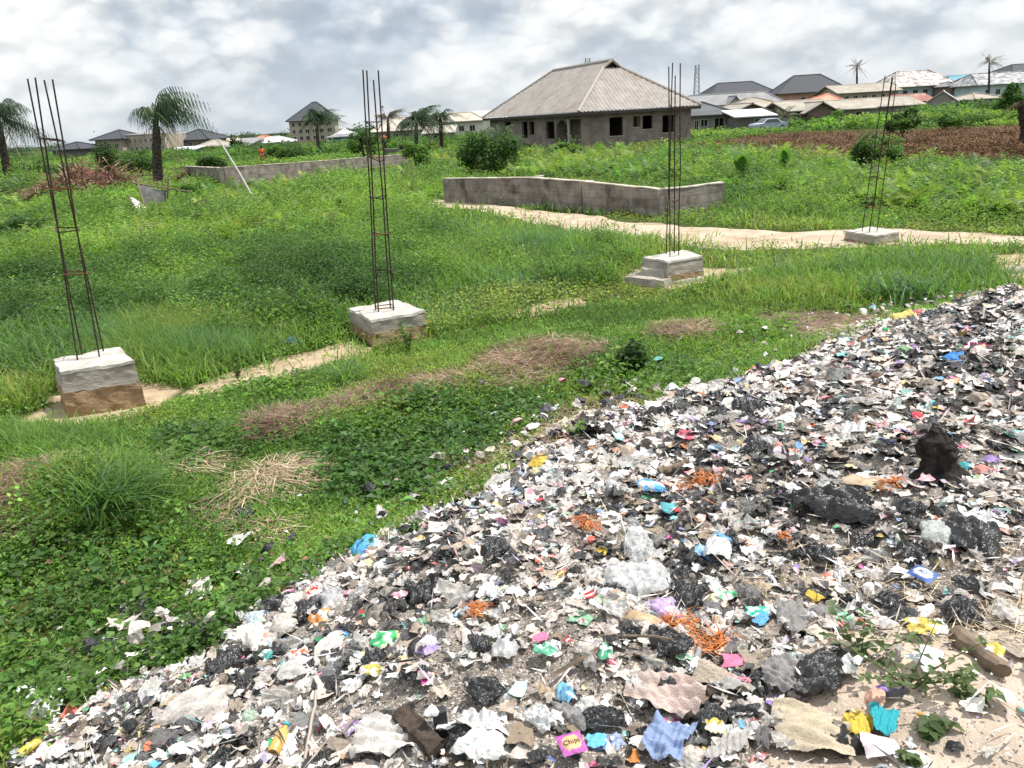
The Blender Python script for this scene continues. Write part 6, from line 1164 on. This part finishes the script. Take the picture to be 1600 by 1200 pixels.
bush('tree', 'small round tree showing above the tallest dark roof', 'tree', 1255, 150, 10, 42, 205, 700, .35, [G_DARK*.7, G_DARK], lobes=5, conical=False)
bush('tree', 'small irregular tree top behind the two storey beige house', 'tree', 1371, 150, 16, 40, 195, 800, .35, [G_DARK*.7, G_DARK], lobes=6)
bush('shrub', 'round shrub in front of the low tan roofed house', 'shrub', 1308, 186, 22, 22, 100, 900, .25, [G_MID, G_DARK*1.3], lobes=6)
bush('bush', 'bluish bush low in the field at the left edge', 'bush', 34, 346, 84, 34, 27, 2600, .10, [G_BLUE*.7, G_DARK], lobes=10, stem=False)
bush('bush', 'dark bush under the bluish bush at the left edge', 'bush', 8, 392, 60, 40, 21.5, 1800, .08, [G_BLUE*.6, G_DARK*.8], lobes=8, stem=False)
bush('bush', 'rounded bush at the right behind the dead brown weeds', 'bush', 1410, 203, 50, 40, 64, 2400, .22, BG+[G_MID], lobes=10)
bush('bush', 'wide green bush below the leaning white roofs on the right', 'bush', 1500, 196, 70, 28, 70, 2400, .22, [G_DARK, G_MID], lobes=11)
bush('bush', 'bush close to the broken sheet and sticks on the left', 'bush', 300, 300, 60, 24, 42, 1800, .15, [G_MID, G_BRIGHT*.8], lobes=8, stem=False)
bush('tree', 'small dark tree behind the red roof left of the three storey block', 'tree', 374, 230, 24, 26, 150, 900, .3, [G_DARK*.8, G_DARK], lobes=6)
bush('bush', 'bush in front of the red and white roofs', 'bush', 424, 244, 40, 24, 88, 1500, .25, [G_MID, G_DARK*1.2], lobes=8)
bush('vine_stump', 'tall dead trunk covered in dark hanging vines', 'vine clad trunk', 172, 268, 24, 78, 58, 3000, .13, [G_DARK*.7, G_DARK], lobes=14)
bush('shrub', 'small dark broad leaved shrub on the dry mound right of the white topped footing', 'shrub', 985, 541, 52, 58, 8.75, 420, .075, [G_DARK*.75, G_DARK], lobes=8, wl=.42)
for i_, (px_, py_, w_, h_, D_, lab_) in enumerate([(215, 262, 60, 30, 70, 'dark bush between the vine clad trunk and the wind blown palm'), (100, 268, 50, 26, 72, 'dark bush behind the wide brown frond heap'), (330, 258, 44, 26, 68, 'bush behind the left corner of the foundation wall'), (455, 246, 44, 22, 84, 'low bush left of the white sack heap'), (50, 270, 60, 30, 76, 'dark bush right of the left edge palm')]):
    bush('bush', lab_, 'bush', px_, py_, w_, h_, D_, 1700, .2, [G_DARK*.8, G_DARK, G_MID*.8], lobes=11)
def tuft(label, px, py, n, L, W, pal, spread=.12, bend=(.3, 1.1), az=None, up=0.0):
    p = ground(np.float64(px), np.float64(py)); acc = ACC(); q = np.zeros((n, 3)); q[:, :2] = RNG.normal(0, spread, (n, 2)); q[:, 2] = -.02
    C = np.array(pal)[RNG.integers(0, len(pal), n)]*np.clip(RNG.normal(1, .2, (n, 1)), .5, 1.5); a = RNG.uniform(0, 6.283, n) if az is None else RNG.normal(az[0], az[1], n)
    blades(acc, q, L*RNG.uniform(.45, 1.1, n), W*RNG.uniform(.6, 1.2, n), C, bend, a); o = acc.build('grass_tuft', M_blade); o.location = p; tag(o, label, 'grass tuft')
tuft('big arching tuft of long dark grass left of the straw heap', 175, 800, 300, .62, .008, [G_DARK*1.2, G_MID, G_MID*1.2, G_BLUE], .13, (.4, 1.2), (.15, 1.3))
tuft('spiky grass tuft below the white topped footing', 545, 602, 130, .48, .009, [G_MID, G_BLUE, G_BRIGHT], .09)
tuft('tall grass tuft left of the white topped footing', 415, 515, 110, .62, .012, [G_BLUE, G_MID, G_BRIGHT], .13)
tuft('long leaved grey green grass clump near the far end of the dump', 1425, 472, 240, .70, .016, [G_BLUE*1.3, G_MID, G_BLUE], .3)
tuft('smaller grass clump between the dump and the half buried footing', 1262, 462, 90, .45, .010, [G_MID, G_BRIGHT], .2)
tuft('bright grass clump against the footing with the broken slab', 940, 440, 120, .5, .010, [G_BRIGHT, G_MID], .25)
def herb(name, label, px, py, ns, H, ll, pal, lean=.5, wl=.4, D=None):
    p = ground(np.float64(px), np.float64(py)) if D is None else PD(px, py, D)
    if D is not None: p[2] = hgt(p[0], p[1])
    o = empty(name, p, label, 'plant'); m = MB(); acc = ACC()
    for i in range(ns):
        a = RNG.uniform(0, 6.283); l = RNG.uniform(.2, lean)*H; h = H*RNG.uniform(.55, 1.05); pts = [np.array([math.cos(a)*l*f**1.3, math.sin(a)*l*f**1.3, h*f-.01]) for f in (0, .35, .7, 1)]; m.tube(pts, [H*.014, H*.012, H*.009, H*.005], 5)
        for f in np.linspace(.25, 1, 6):
            k = 4 if f > .9 else 2; c = np.array([np.interp(f, (0, .35, .7, 1), [q[j] for q in pts]) for j in range(3)]); a0 = RNG.uniform(0, 6.283)
            leaves(acc, np.repeat(c[None], k, 0), ll*RNG.uniform(.7, 1.2, k)*(1.1-.4*f), ll*wl*.8*(1.1-.4*f), np.array(pal)[RNG.integers(0, len(pal), k)]*RNG.uniform(.8, 1.2, (k, 1)), (-.1, .6), a0+np.arange(k)*2*math.pi/k, .2, .4, .2)
    m.build('stem', mat('green_stem', (.07, .075, .03), (.12, .11, .05), 20), o); acc.build('foliage', M_leaf, o); return o
PL = [np.array([.12, .17, .075]), np.array([.15, .20, .09]), np.array([.09, .14, .055])]
herb('leafy_weed', 'spreading leafy weed growing out of the sand at the lower right', 1420, 1075, 7, .20, .038, PL, 1.3)
herb('leafy_weed', 'small leafy seedling on the sand below the spreading weed', 1455, 1140, 3, .06, .055, PL, .8)
herb('leafy_weed', 'leafy shoot left of the spreading weed', 1345, 1035, 3, .15, .05, PL, 1.1)
herb('leafy_weed', 'small weed beside the weathered log', 1512, 1095, 3, .08, .05, PL, .9)
herb('leafy_weed', 'tiny weed at the bottom edge right of the khaki cloth', 1430, 1192, 2, .04, .04, PL, .8)
herb('sapling', 'thin young sapling beside the sandy strip left of the middle footing', 372, 594, 7, .34, .045, [G_DARK, G_MID*.8], .35)
herb('leafy_weed', 'upright weed at the front of the white topped footing', 640, 552, 7, .42, .07, [G_DARK, G_MID], .4)
herb('leafy_weed', 'weed growing in the litter at the middle of its upper edge', 905, 678, 6, .12, .05, [G_MID, G_BRIGHT], .8)
herb('leafy_weed', 'weed tuft growing among litter near the clear wet bag by the grass', 640, 842, 6, .14, .05, [G_MID, G_DARK], .7)
def banana(label, px, py, D, n, H, group=None):
    b = PD(px, py, D); b[2] = hgt(b[0], b[1]); o = empty('broad_leaved_plant', b, label, 'plant'); m = MB()
    for i in range(n):
        a = RNG.uniform(0, 6.283); h = H*RNG.uniform(.65, 1.05); l = h*.22; m.tube([(0, 0, 0), (math.cos(a)*l*.4, math.sin(a)*l*.4, h*.5)], [.035, .02], 6); g = 9; acc = ACC(); V = []; s = np.array([-math.sin(a), math.cos(a), 0]); d = np.array([math.cos(a), math.sin(a), 0])
        for f in np.linspace(0, 1, g):
            c = d*(l*.4+l*.9*f*f)+np.array([0, 0, h*(.48+.55*f-.12*f*f)]); w = H*.15*math.sin(math.pi*min(1, .08+.9*f))**.7; V += [c-s*w+[0, 0, .02*w], c, c+s*w+[0, 0, .02*w]]
        F = np.concatenate([np.array([[3*i_+j, 3*i_+j+1, 3*i_+j+4, 3*i_+j+3] for j in (0, 1)]) for i_ in range(g-1)]); npobj('leaf', np.array(V), F, M_leaf, np.repeat((G_MID*RNG.uniform(.7, 1.1))[None], 3*g, 0), False, o)
    m.build('stem', mat('green_stem', (.07, .075, .03), (.12, .11, .05), 20), o)
banana('tall plant with upright paddle leaves in the weeds right of the bungalow', 1158, 286, 30, 6, 1.5)
banana('plant with one broad paddle leaf further right in the weeds', 1226, 268, 33, 4, 1.3)

# ------------------------------------------------------------------ heaps, sticks and boards on the left, other debris
def stickheap(name, label, cat, px, py, w, h, D, n, pal, m, width, L, flat=.6):
    b = PD(px, py, D); b[2] = float(hgt(b[0], b[1])); k = pxm(D); W, H = w*k/2, h*k; acc = ACC(); r = np.sqrt(RNG.uniform(0, 1, n)); a = RNG.uniform(0, 6.283, n)
    q = np.stack([r*W*np.cos(a), r*W*.6*np.sin(a), H*(1-r**1.6)*RNG.uniform(.1, 1, n)*(.75+.25*np.cos(3*a))], -1); C = np.array(pal)[RNG.integers(0, len(pal), n)]*np.clip(RNG.normal(1, .25, (n, 1)), .5, 1.6)
    blades(acc, q, L*RNG.uniform(.4, 1.1, n), width*RNG.uniform(.5, 1.2, n), C, (.9, 2.0)); leaves(acc, q[::2], L*RNG.uniform(.5, 1.2, len(q[::2])), width, C[::2], (-.2, .5), None, 0, 0)
    V = []; nn = 22
    g = sheetgrid(nn); rr = np.hypot(g[:, 0], g[:, 1]); z = H*.72*np.clip(1-rr**1.6, 0, 1)*(.7+.6*fbm(g[:, 0]*3+px, g[:, 1]*3, 1.2, 77)); acc.add(np.stack([g[:, 0]*W, g[:, 1]*W*.6, z-.03], -1), np.repeat([np.array(pal[0])*.6], nn*nn, 0), gridfaces(nn))
    o = acc.build(name, m); o.location = b; tag(o, label, cat); return o
stickheap('frond_heap', 'wide heap of dead reddish brown palm fronds at the left', 'frond heap', 140, 300, 172, 62, 45, 1800, [(.22, .12, .09), (.30, .18, .13), (.38, .27, .20), (.16, .10, .075)], M_dry, .028, 1.3)
stickheap('frond_heap', 'small dark brown heap beside the wind blown palm', 'frond heap', 288, 262, 30, 16, 56, 260, [(.10, .06, .045), (.16, .10, .07)], M_dry, .03, .8)
stickheap('frond_heap', 'mat of fallen fronds sloping down left of the wide brown heap', 'frond heap', 66, 308, 34, 28, 43, 420, [(.16, .10, .07), (.24, .16, .11)], M_dry, .025, .9)
stickheap('rubble_heap', 'grey rubble and rubbish heap under the left edge palm', 'rubble heap', 26, 284, 60, 20, 56, 420, [(.32, .31, .30), (.20, .19, .18), (.44, .43, .42)], M_dry, .07, .35)
stickheap('sack_heap', 'low heap of white sacks behind the foundation wall', 'sack heap', 476, 252, 30, 12, 66, 120, [(.60, .59, .56), (.52, .50, .47)], M_dry, .12, .3)
stickheap('earth_heap', 'long low heap of red earth behind the foundation wall', 'earth heap', 540, 248, 84, 10, 64, 300, [(.34, .12, .055), (.38, .15, .07)], M_dry, .06, .25)
def strawheap(label, px, py, w, h, n, L, up=.18):
    p, k, el = spot(px, py); W, H = w*k/2, h*k/2/math.sin(el); acc = ACC(); r = np.sqrt(RNG.uniform(0, 1, n)); a = RNG.uniform(0, 6.283, n); x = r*W*np.cos(a)*1.05; y = r*H*np.sin(a); z = up*np.clip(1-r*r, 0, 1)*RNG.uniform(.3, 1, n)+.02
    Z = hgt(x+p[0], y+p[1])-p[2]; C = np.array([(.42, .33, .22), (.34, .26, .17), (.48, .40, .28), (.24, .18, .12)])[RNG.integers(0, 4, n)]*np.clip(RNG.normal(1, .18, (n, 1)), .6, 1.3)
    az = np.where(RNG.uniform(0, 1, n) < .45, RNG.normal(-.7, .6, n), RNG.uniform(0, 6.283, n)); blades(acc, np.stack([x, y, z+Z], -1), L*RNG.uniform(.4, 1.1, n), RNG.uniform(.002, .006, n), C, (1.6, 3.0), az)
    leaves(acc, np.stack([x, y, z+Z], -1)[::2], L*RNG.uniform(.5, 1.1, (n+1)//2), .006, C[::2], (-.2, .25), az[::2]+.3, 0, 0)
    o = acc.build('straw_heap', M_dry); o.location = p; tag(o, label, 'straw heap')
strawheap('heap of dry yellow straw beside the big arching grass tuft', 430, 752, 140, 70, 1500, .17, .07)
strawheap('thin spread of yellow straw behind the big arching grass tuft', 300, 735, 110, 36, 260, .2, .04)
strawheap('loose straw trailing down to the weeds below the round black bag', 430, 836, 80, 40, 200, .18, .03)
strawheap('dry stalks strewn beside the far end of the dump', 1300, 520, 110, 24, 160, .2, .03)
def pole(name, label, cat, a, b, r, m, z_b=None, D=None):
    B = PZ(*b, 0) if z_b is None else PD(*b, D); A = PD(*a, B[1] if D is None else D)
    o = MB().tube([B-A+A*0, (B-A)*.5+np.array([0.02, 0, .02]), (0, 0, 0)], [r, r*.95, r*.85], 8).build(name, m); o.location = A; tag(o, label, cat); return o
M_whitepole = mat('whitewashed_pole', (.46, .46, .45), (.62, .62, .60), 10, rough=.8)
pole('pole', 'long whitish pole leaning out of the weeds in front of the foundation wall', 'pole', (342, 218), (402, 320), .045, M_whitepole)
pole('stick', 'short grey stick lying near the foot of the leaning white pole', 'stick', (386, 309), (424, 319), .03, M_timber, 1, 33)
def wreck():
    D = 31.0; P = lambda x, y, d=D: PD(x, y, d); O = P(225, 335); O[2] = 0
    o = empty('torn_sheet', O, 'torn white sheet fallen over a broken stick frame in the weeds', 'torn sheet'); n = 16; g = np.stack(np.meshgrid(np.linspace(0, 1, n), np.linspace(0, 1, n), indexing='ij'), -1).reshape(-1, 2)
    a, b, c = P(201, 305), P(217, 334, D-.6), P(251, 336, D+.3); u, v = g[:, :1], g[:, 1:]; V = a*(1-u)+(b*(1-v)+c*v)*u; V = V+np.stack([noise3(V, 3, 5)-.5, noise3(V, 3, 6)-.5, noise3(V, 4, 7)-.5], -1)*.16-O
    npobj('sheet', V, gridfaces(n), mat('grey_white_sheet', (.50, .49, .48), (.64, .63, .62), 4, rough=.8), None, False, o)
    fr = MB()
    for q0, q1, d0, d1 in (((200, 305), (217, 336), D, D-.6), ((208, 286), (300, 300), D+1, D+2), ((263, 280), (262, 312), D+1.5, D+1.4), ((240, 308), (251, 335), D+.3, D), ((214, 282), (226, 322), D+.8, D)): fr.tube([P(*q0, d0)-O, P(*q1, d1)-O], .035, 6)
    fr.build('stick_frame', M_timber, o)
    a, b, c, d = P(214, 288, D+1), P(262, 296, D+1.6), P(262, 316, D+1.4), P(222, 318, D+.6); V = (a*(1-u)+b*u)*(1-v)+(d*(1-u)+c*u)*v; V = V+np.stack([noise3(V, 2, 8)-.5]*3, -1)*.25-O
    npobj('dark_tarpaulin', V, gridfaces(n), mat('dark_tarpaulin', (.05, .055, .055), (.12, .125, .12), 4, rough=.8), None, False, o)
    B = P(302, 326); m = MB(); p0, p1 = P(293, 331), P(311, 314); d = np.array([0, .0, .22]); m.hexa([p0-B-[0, .2, .2], p1-B-[0, .2, .2], p1-B+[.1, .3, -.2], p0-B+[.1, .3, -.2]], [p0-B-[0, .2, -.02], p1-B-[0, .2, -.02], p1-B+[.1, .3, .02], p0-B+[.1, .3, .02]])
    w = m.build('board', mat('old_board', (.16, .13, .10), (.30, .25, .19), 8, rough=.95, bump=.4)); w.location = B; tag(w, 'broken brown board tilted in the weeds right of the torn white sheet', 'board')
wreck()
def burnt_trunk():
    b = PD(1602, 262, 44); b[2] = 0; t = PD(1598, 158, 44)-b; o = empty('burnt_trunk', b, 'dark bare palm trunk cut by the right edge of the view', 'trunk'); trunk_mesh('trunk', [(0, 0, -.1), t*.3, t], [.55, .3, .26], mat('burnt_bark', (.02, .017, .015), (.06, .05, .042), 9, bump=.8), o)
    acc = ACC(); fronds(acc, np.repeat(t[None], 9, 0), np.linspace(0, 5.8, 9), 1.5, np.linspace(-.7, .4, 9), .5, 12, .2, .03, np.repeat([[.11, .08, .05]], 9, 0), .6); acc.build('dead_fronds', M_dry, o)
burnt_trunk()
def rocks():
    for px, py, w, h, lab in [(1275, 405, 20, 11, 'lone pale rock in the grass right of the footing with the broken slab'), (76, 641, 18, 9, 'flat pale stone at the foot of the leftmost footing'), (1590, 425, 40, 14, 'broken grey slab at the right edge beyond the dump')]:
        p, k, el = spot(px, py); W, H = w*k/2, h*k*.8; n = 14; g = sheetgrid(n); r = np.hypot(g[:, 0], g[:, 1]); z = np.sqrt(np.clip(1-r**3, 0, 1))*(.7+.6*fbm(g[:, 0]+px, g[:, 1], 1.8, 91)); V = np.stack([g[:, 0]*W, g[:, 1]*W*.7, z*H-.03], -1)
        o = npobj('rock', V, gridfaces(n), M_concgrey, None, False); o.location = p; tag(o, lab, 'rock')
rocks()

# ------------------------------------------------------------------ people and car
M_skin = mat('dark_skin', (.06, .033, .022), (.085, .048, .032), 30, rough=.6); M_hair = mat('black_hair', (.01, .01, .01), rough=.9)
def skin(name, joints, edges, radii, m, parent, root=0):
    me = bpy.data.meshes.new(name); me.from_pydata([tuple(map(float, j)) for j in joints], edges, []); me.materials.append(m); o = link(name, me, parent); md = o.modifiers.new('skin', 'SKIN'); md.use_smooth_shade = True
    lay = me.skin_vertices[0] if me.skin_vertices else None
    if lay is None:
        bpy.context.view_layer.objects.active = o; bpy.context.view_layer.update(); lay = me.skin_vertices[0]
    for i, r in enumerate(radii): lay.data[i].radius = (r, r) if not hasattr(r, '__len__') else r; lay.data[i].use_root = (i == root)
    s = o.modifiers.new('sub', 'SUBSURF'); s.levels = 2; s.render_levels = 2; return o
def person(label, px, py, D, yaw, shirt, trousers, pose, H=1.7, load=None):
    b = PD(px, py, D); b[2] = float(hgt(b[0], b[1])); o = empty('person', b, label, 'person', None, yaw); s = H/1.7
    J = {'pel': (0, 0, .92), 'chest': (0, -.02, 1.22), 'neck': (0, -.01, 1.46), 'head': (0, -.03, 1.6), 'crown': (0, -.01, 1.70), 'hipl': (.1, 0, .88), 'hipr': (-.1, 0, .88), 'kl': (.12, -.04, .48), 'kr': (-.12, .02, .48), 'al': (.13, .02, .08), 'ar': (-.13, .06, .08), 'tl': (.14, -.14, .03), 'tr': (-.14, -.1, .03), 'sl': (.19, 0, 1.4), 'sr': (-.19, 0, 1.4), 'el': (.25, .02, 1.12), 'er': (-.25, .02, 1.12), 'hl': (.25, -.1, .9), 'hr': (-.25, -.1, .9), 'fl': (.25, -.13, .8), 'fr': (-.25, -.13, .8)}
    if pose == 'carry': J.update(el=(.34, -.02, 1.55), er=(-.34, -.02, 1.55), hl=(.2, -.03, 1.78), hr=(-.2, -.03, 1.78), fl=(.15, -.03, 1.86), fr=(-.15, -.03, 1.86))
    if pose == 'bend': J.update(chest=(0, -.22, 1.14), neck=(0, -.42, 1.26), head=(0, -.53, 1.32), crown=(0, -.6, 1.38), sl=(.18, -.36, 1.22), sr=(-.18, -.36, 1.22), el=(.2, -.46, .96), er=(-.2, -.46, .96), hl=(.18, -.58, .76), hr=(-.18, -.58, .76), fl=(.18, -.62, .68), fr=(-.18, -.62, .68))
    R = {'pel': .13, 'chest': .15, 'neck': .055, 'head': .098, 'crown': .07, 'hipl': .085, 'hipr': .085, 'kl': .058, 'kr': .058, 'al': .04, 'ar': .04, 'tl': .035, 'tr': .035, 'sl': .06, 'sr': .06, 'el': .042, 'er': .042, 'hl': .032, 'hr': .032, 'fl': .03, 'fr': .03}
    E = [('pel', 'chest'), ('chest', 'neck'), ('neck', 'head'), ('head', 'crown'), ('pel', 'hipl'), ('pel', 'hipr'), ('hipl', 'kl'), ('hipr', 'kr'), ('kl', 'al'), ('kr', 'ar'), ('al', 'tl'), ('ar', 'tr'), ('chest', 'sl'), ('chest', 'sr'), ('sl', 'el'), ('sr', 'er'), ('el', 'hl'), ('er', 'hr'), ('hl', 'fl'), ('hr', 'fr')]
    def sub(name, keys, m, grow, root):
        idx = {k: i for i, k in enumerate(keys)}; skin(name, [np.array(J[k])*s for k in keys], [(idx[a], idx[c]) for a, c in E if a in idx and c in idx], [(R[k]+grow)*s for k in keys], m, o, idx[root])
    sub('body', list(J), M_skin, 0, 'pel'); sub('shirt', ['pel', 'chest', 'sl', 'sr', 'el', 'er'], shirt, .022, 'chest'); sub('trousers', ['pel', 'hipl', 'hipr', 'kl', 'kr', 'al', 'ar'], trousers, .026, 'pel')
    h = np.array(J['head'])*s; V = []; n = 10
    for i in range(n):
        for j in range(14): t = .55*math.pi*i/(n-1); a = 2*math.pi*j/14; V.append((h[0]+.115*s*math.sin(t)*math.cos(a), h[1]+.02*s+.12*s*math.sin(t)*math.sin(a), h[2]+.0*s+.13*s*math.cos(t)))
    me = bpy.data.meshes.new('hair'); me.from_pydata(V, [], [(i*14+j, i*14+(j+1) % 14, (i+1)*14+(j+1) % 14, (i+1)*14+j) for i in range(n-1) for j in range(14)]); me.materials.append(M_hair); link('hair', me, o)
    if load:
        V = crumple(1, 12, .6, .12, .15)[0]*[.3, .2, .22]; q = npobj('head_load', V, gridfaces(12), load, None, False); q.location = b+np.array([0, -.02, 1.86*s]); tag(q, 'rusty red bundle carried on the head of a person by the foundation', 'bundle')
    return o
C_or = mat('orange_cloth', (.60, .12, .03), (.66, .18, .05), 20, rough=.9); C_dk = mat('dark_cloth', (.025, .025, .03), (.05, .05, .06), 20, rough=.9); C_bl = mat('blue_cloth', (.05, .12, .30), (.08, .18, .38), 20, rough=.9); C_rd = mat('rust_red_cloth', (.34, .09, .05), (.42, .14, .08), 20, rough=.9); C_wh = mat('pale_cloth', (.5, .5, .48), (.6, .6, .58), 20, rough=.9)
person('person in an orange shirt and dark trousers standing behind the foundation wall', 411, 252, 80, .4, C_or, C_rd, 'stand')
person('person in dark clothes holding a load on the head behind the foundation wall', 602, 240, 78, -.3, C_dk, C_dk, 'carry', 1.72, C_rd)
person('person in blue bending over by the barrow behind the foundation wall', 631, 241, 78, 1.2, C_bl, C_dk, 'bend')
def barrow():
    b = PD(614, 240, 77); b[2] = 0; o = empty('wheelbarrow', b, 'grey wheelbarrow standing between two people behind the foundation wall', 'wheelbarrow'); M = mat('barrow_metal', (.16, .16, .17), (.26, .25, .25), 6, rough=.7)
    MB().hexa([(-.45, -.25, .45), (.35, -.25, .5), (.35, .25, .5), (-.45, .25, .45)], [(-.75, -.36, .85), (.6, -.36, .8), (.6, .36, .8), (-.75, .36, .85)]).build('tray', M, o)
    MB().tube([(-.6, -.04, .22), (-.6, .04, .22)], .22, 14).build('wheel', M_dark, o)
    for y in (-.3, .3): MB().tube([(-.6, y*.2, .22), (.2, y, .48), (1.1, y, .75)], .025, 6).build('handle', M, o); MB().tube([(.25, y, .48), (.4, y, 0)], .022, 5).build('leg', M, o)
barrow()
def car(label, px, py, D, L, yaw, paint):
    b = PD(px, py, D); b[2] = float(hgt(b[0], b[1])); o = empty('parked_car', b, label, 'car', None, yaw); s = L/4.2; W = .85
    prof = [(-2.1, .35), (-2.1, .75), (-1.95, .92), (-1.2, 1.0), (-.6, 1.42), (.7, 1.45), (1.35, .98), (2.0, .85), (2.1, .6), (2.1, .35)]
    def ring(y, k): return [(x*s*k, y*s, (z*(1 if z < 1.0 else 1.0))*s) for x, z in prof]
    V = []; n = len(prof)
    for y, k, zt in ((-W, .985, .96), (-W*.94, 1, 1), (W*.94, 1, 1), (W, .985, .96)): V += [(x*s*k, y*s*(.80 if z > 1.2 else 1), z*s*(zt if z > .9 else 1)) for x, z in prof]
    F = [(r*n+i, r*n+(i+1) % n, (r+1)*n+(i+1) % n, (r+1)*n+i) for r in range(3) for i in range(n)]+[tuple(range(n))[::-1], tuple(3*n+i for i in range(n))]
    me = bpy.data.meshes.new('body'); me.from_pydata(V, [], F); me.materials.append(paint); link('body', me, o)
    G = mat('car_glass', (.02, .025, .03), rough=.1, spec=.6)
    for sg in (-1, 1): MB().quad(*[(x*s, sg*(.875-.15*(z-.95)/.45)*s, z*s) for x, z in ((-1.05, 1.0), (-.55, 1.36), (.62, 1.38), (1.1, 1.0))]).build('side_window', G, o)
    MB().quad((1.32*s, -.66*s, 1.03*s), (1.32*s, .66*s, 1.03*s), (.76*s, .6*s, 1.43*s), (.76*s, -.6*s, 1.43*s)).build('windscreen', G, o); MB().quad((-1.19*s, -.66*s, 1.04*s), (-1.19*s, .66*s, 1.04*s), (-.66*s, .6*s, 1.41*s), (-.66*s, -.6*s, 1.41*s)).build('rear_window', G, o)
    for x in (-1.3, 1.3):
        for y in (-.82, .82):
            w = MB().tube([(x*s, (y-.1)*s, .32*s), (x*s, (y+.1)*s, .32*s)], .32*s, 18).build('wheel', mat('tyre', (.02, .02, .02), rough=.9), o); MB().tube([(x*s, (y-.11)*s, .32*s), (x*s, (y+.11)*s, .32*s)], .19*s, 14).build('rim', mat('rim_metal', (.4, .4, .42), rough=.4), w)
    for y in (-.6, .6): MB().box(2.08*s, (y-.14)*s, .62*s, 2.115*s, (y+.14)*s, .76*s).build('headlight', mat('lamp_glass', (.6, .6, .62), rough=.2), o)
car('silver blue car parked before the shed with the white lean-to roof', 1200, 204, 90, 3.9, .25, mat('silver_blue_paint', (.24, .29, .36), (.30, .35, .42), 2, rough=.35, spec=.5))
car('dusty dark car parked at the end of the tan houses beside the silver blue one', 1222, 203, 93, 3.6, 1.2, mat('dark_paint', (.06, .065, .075), (.10, .10, .11), 2, rough=.4, spec=.5))
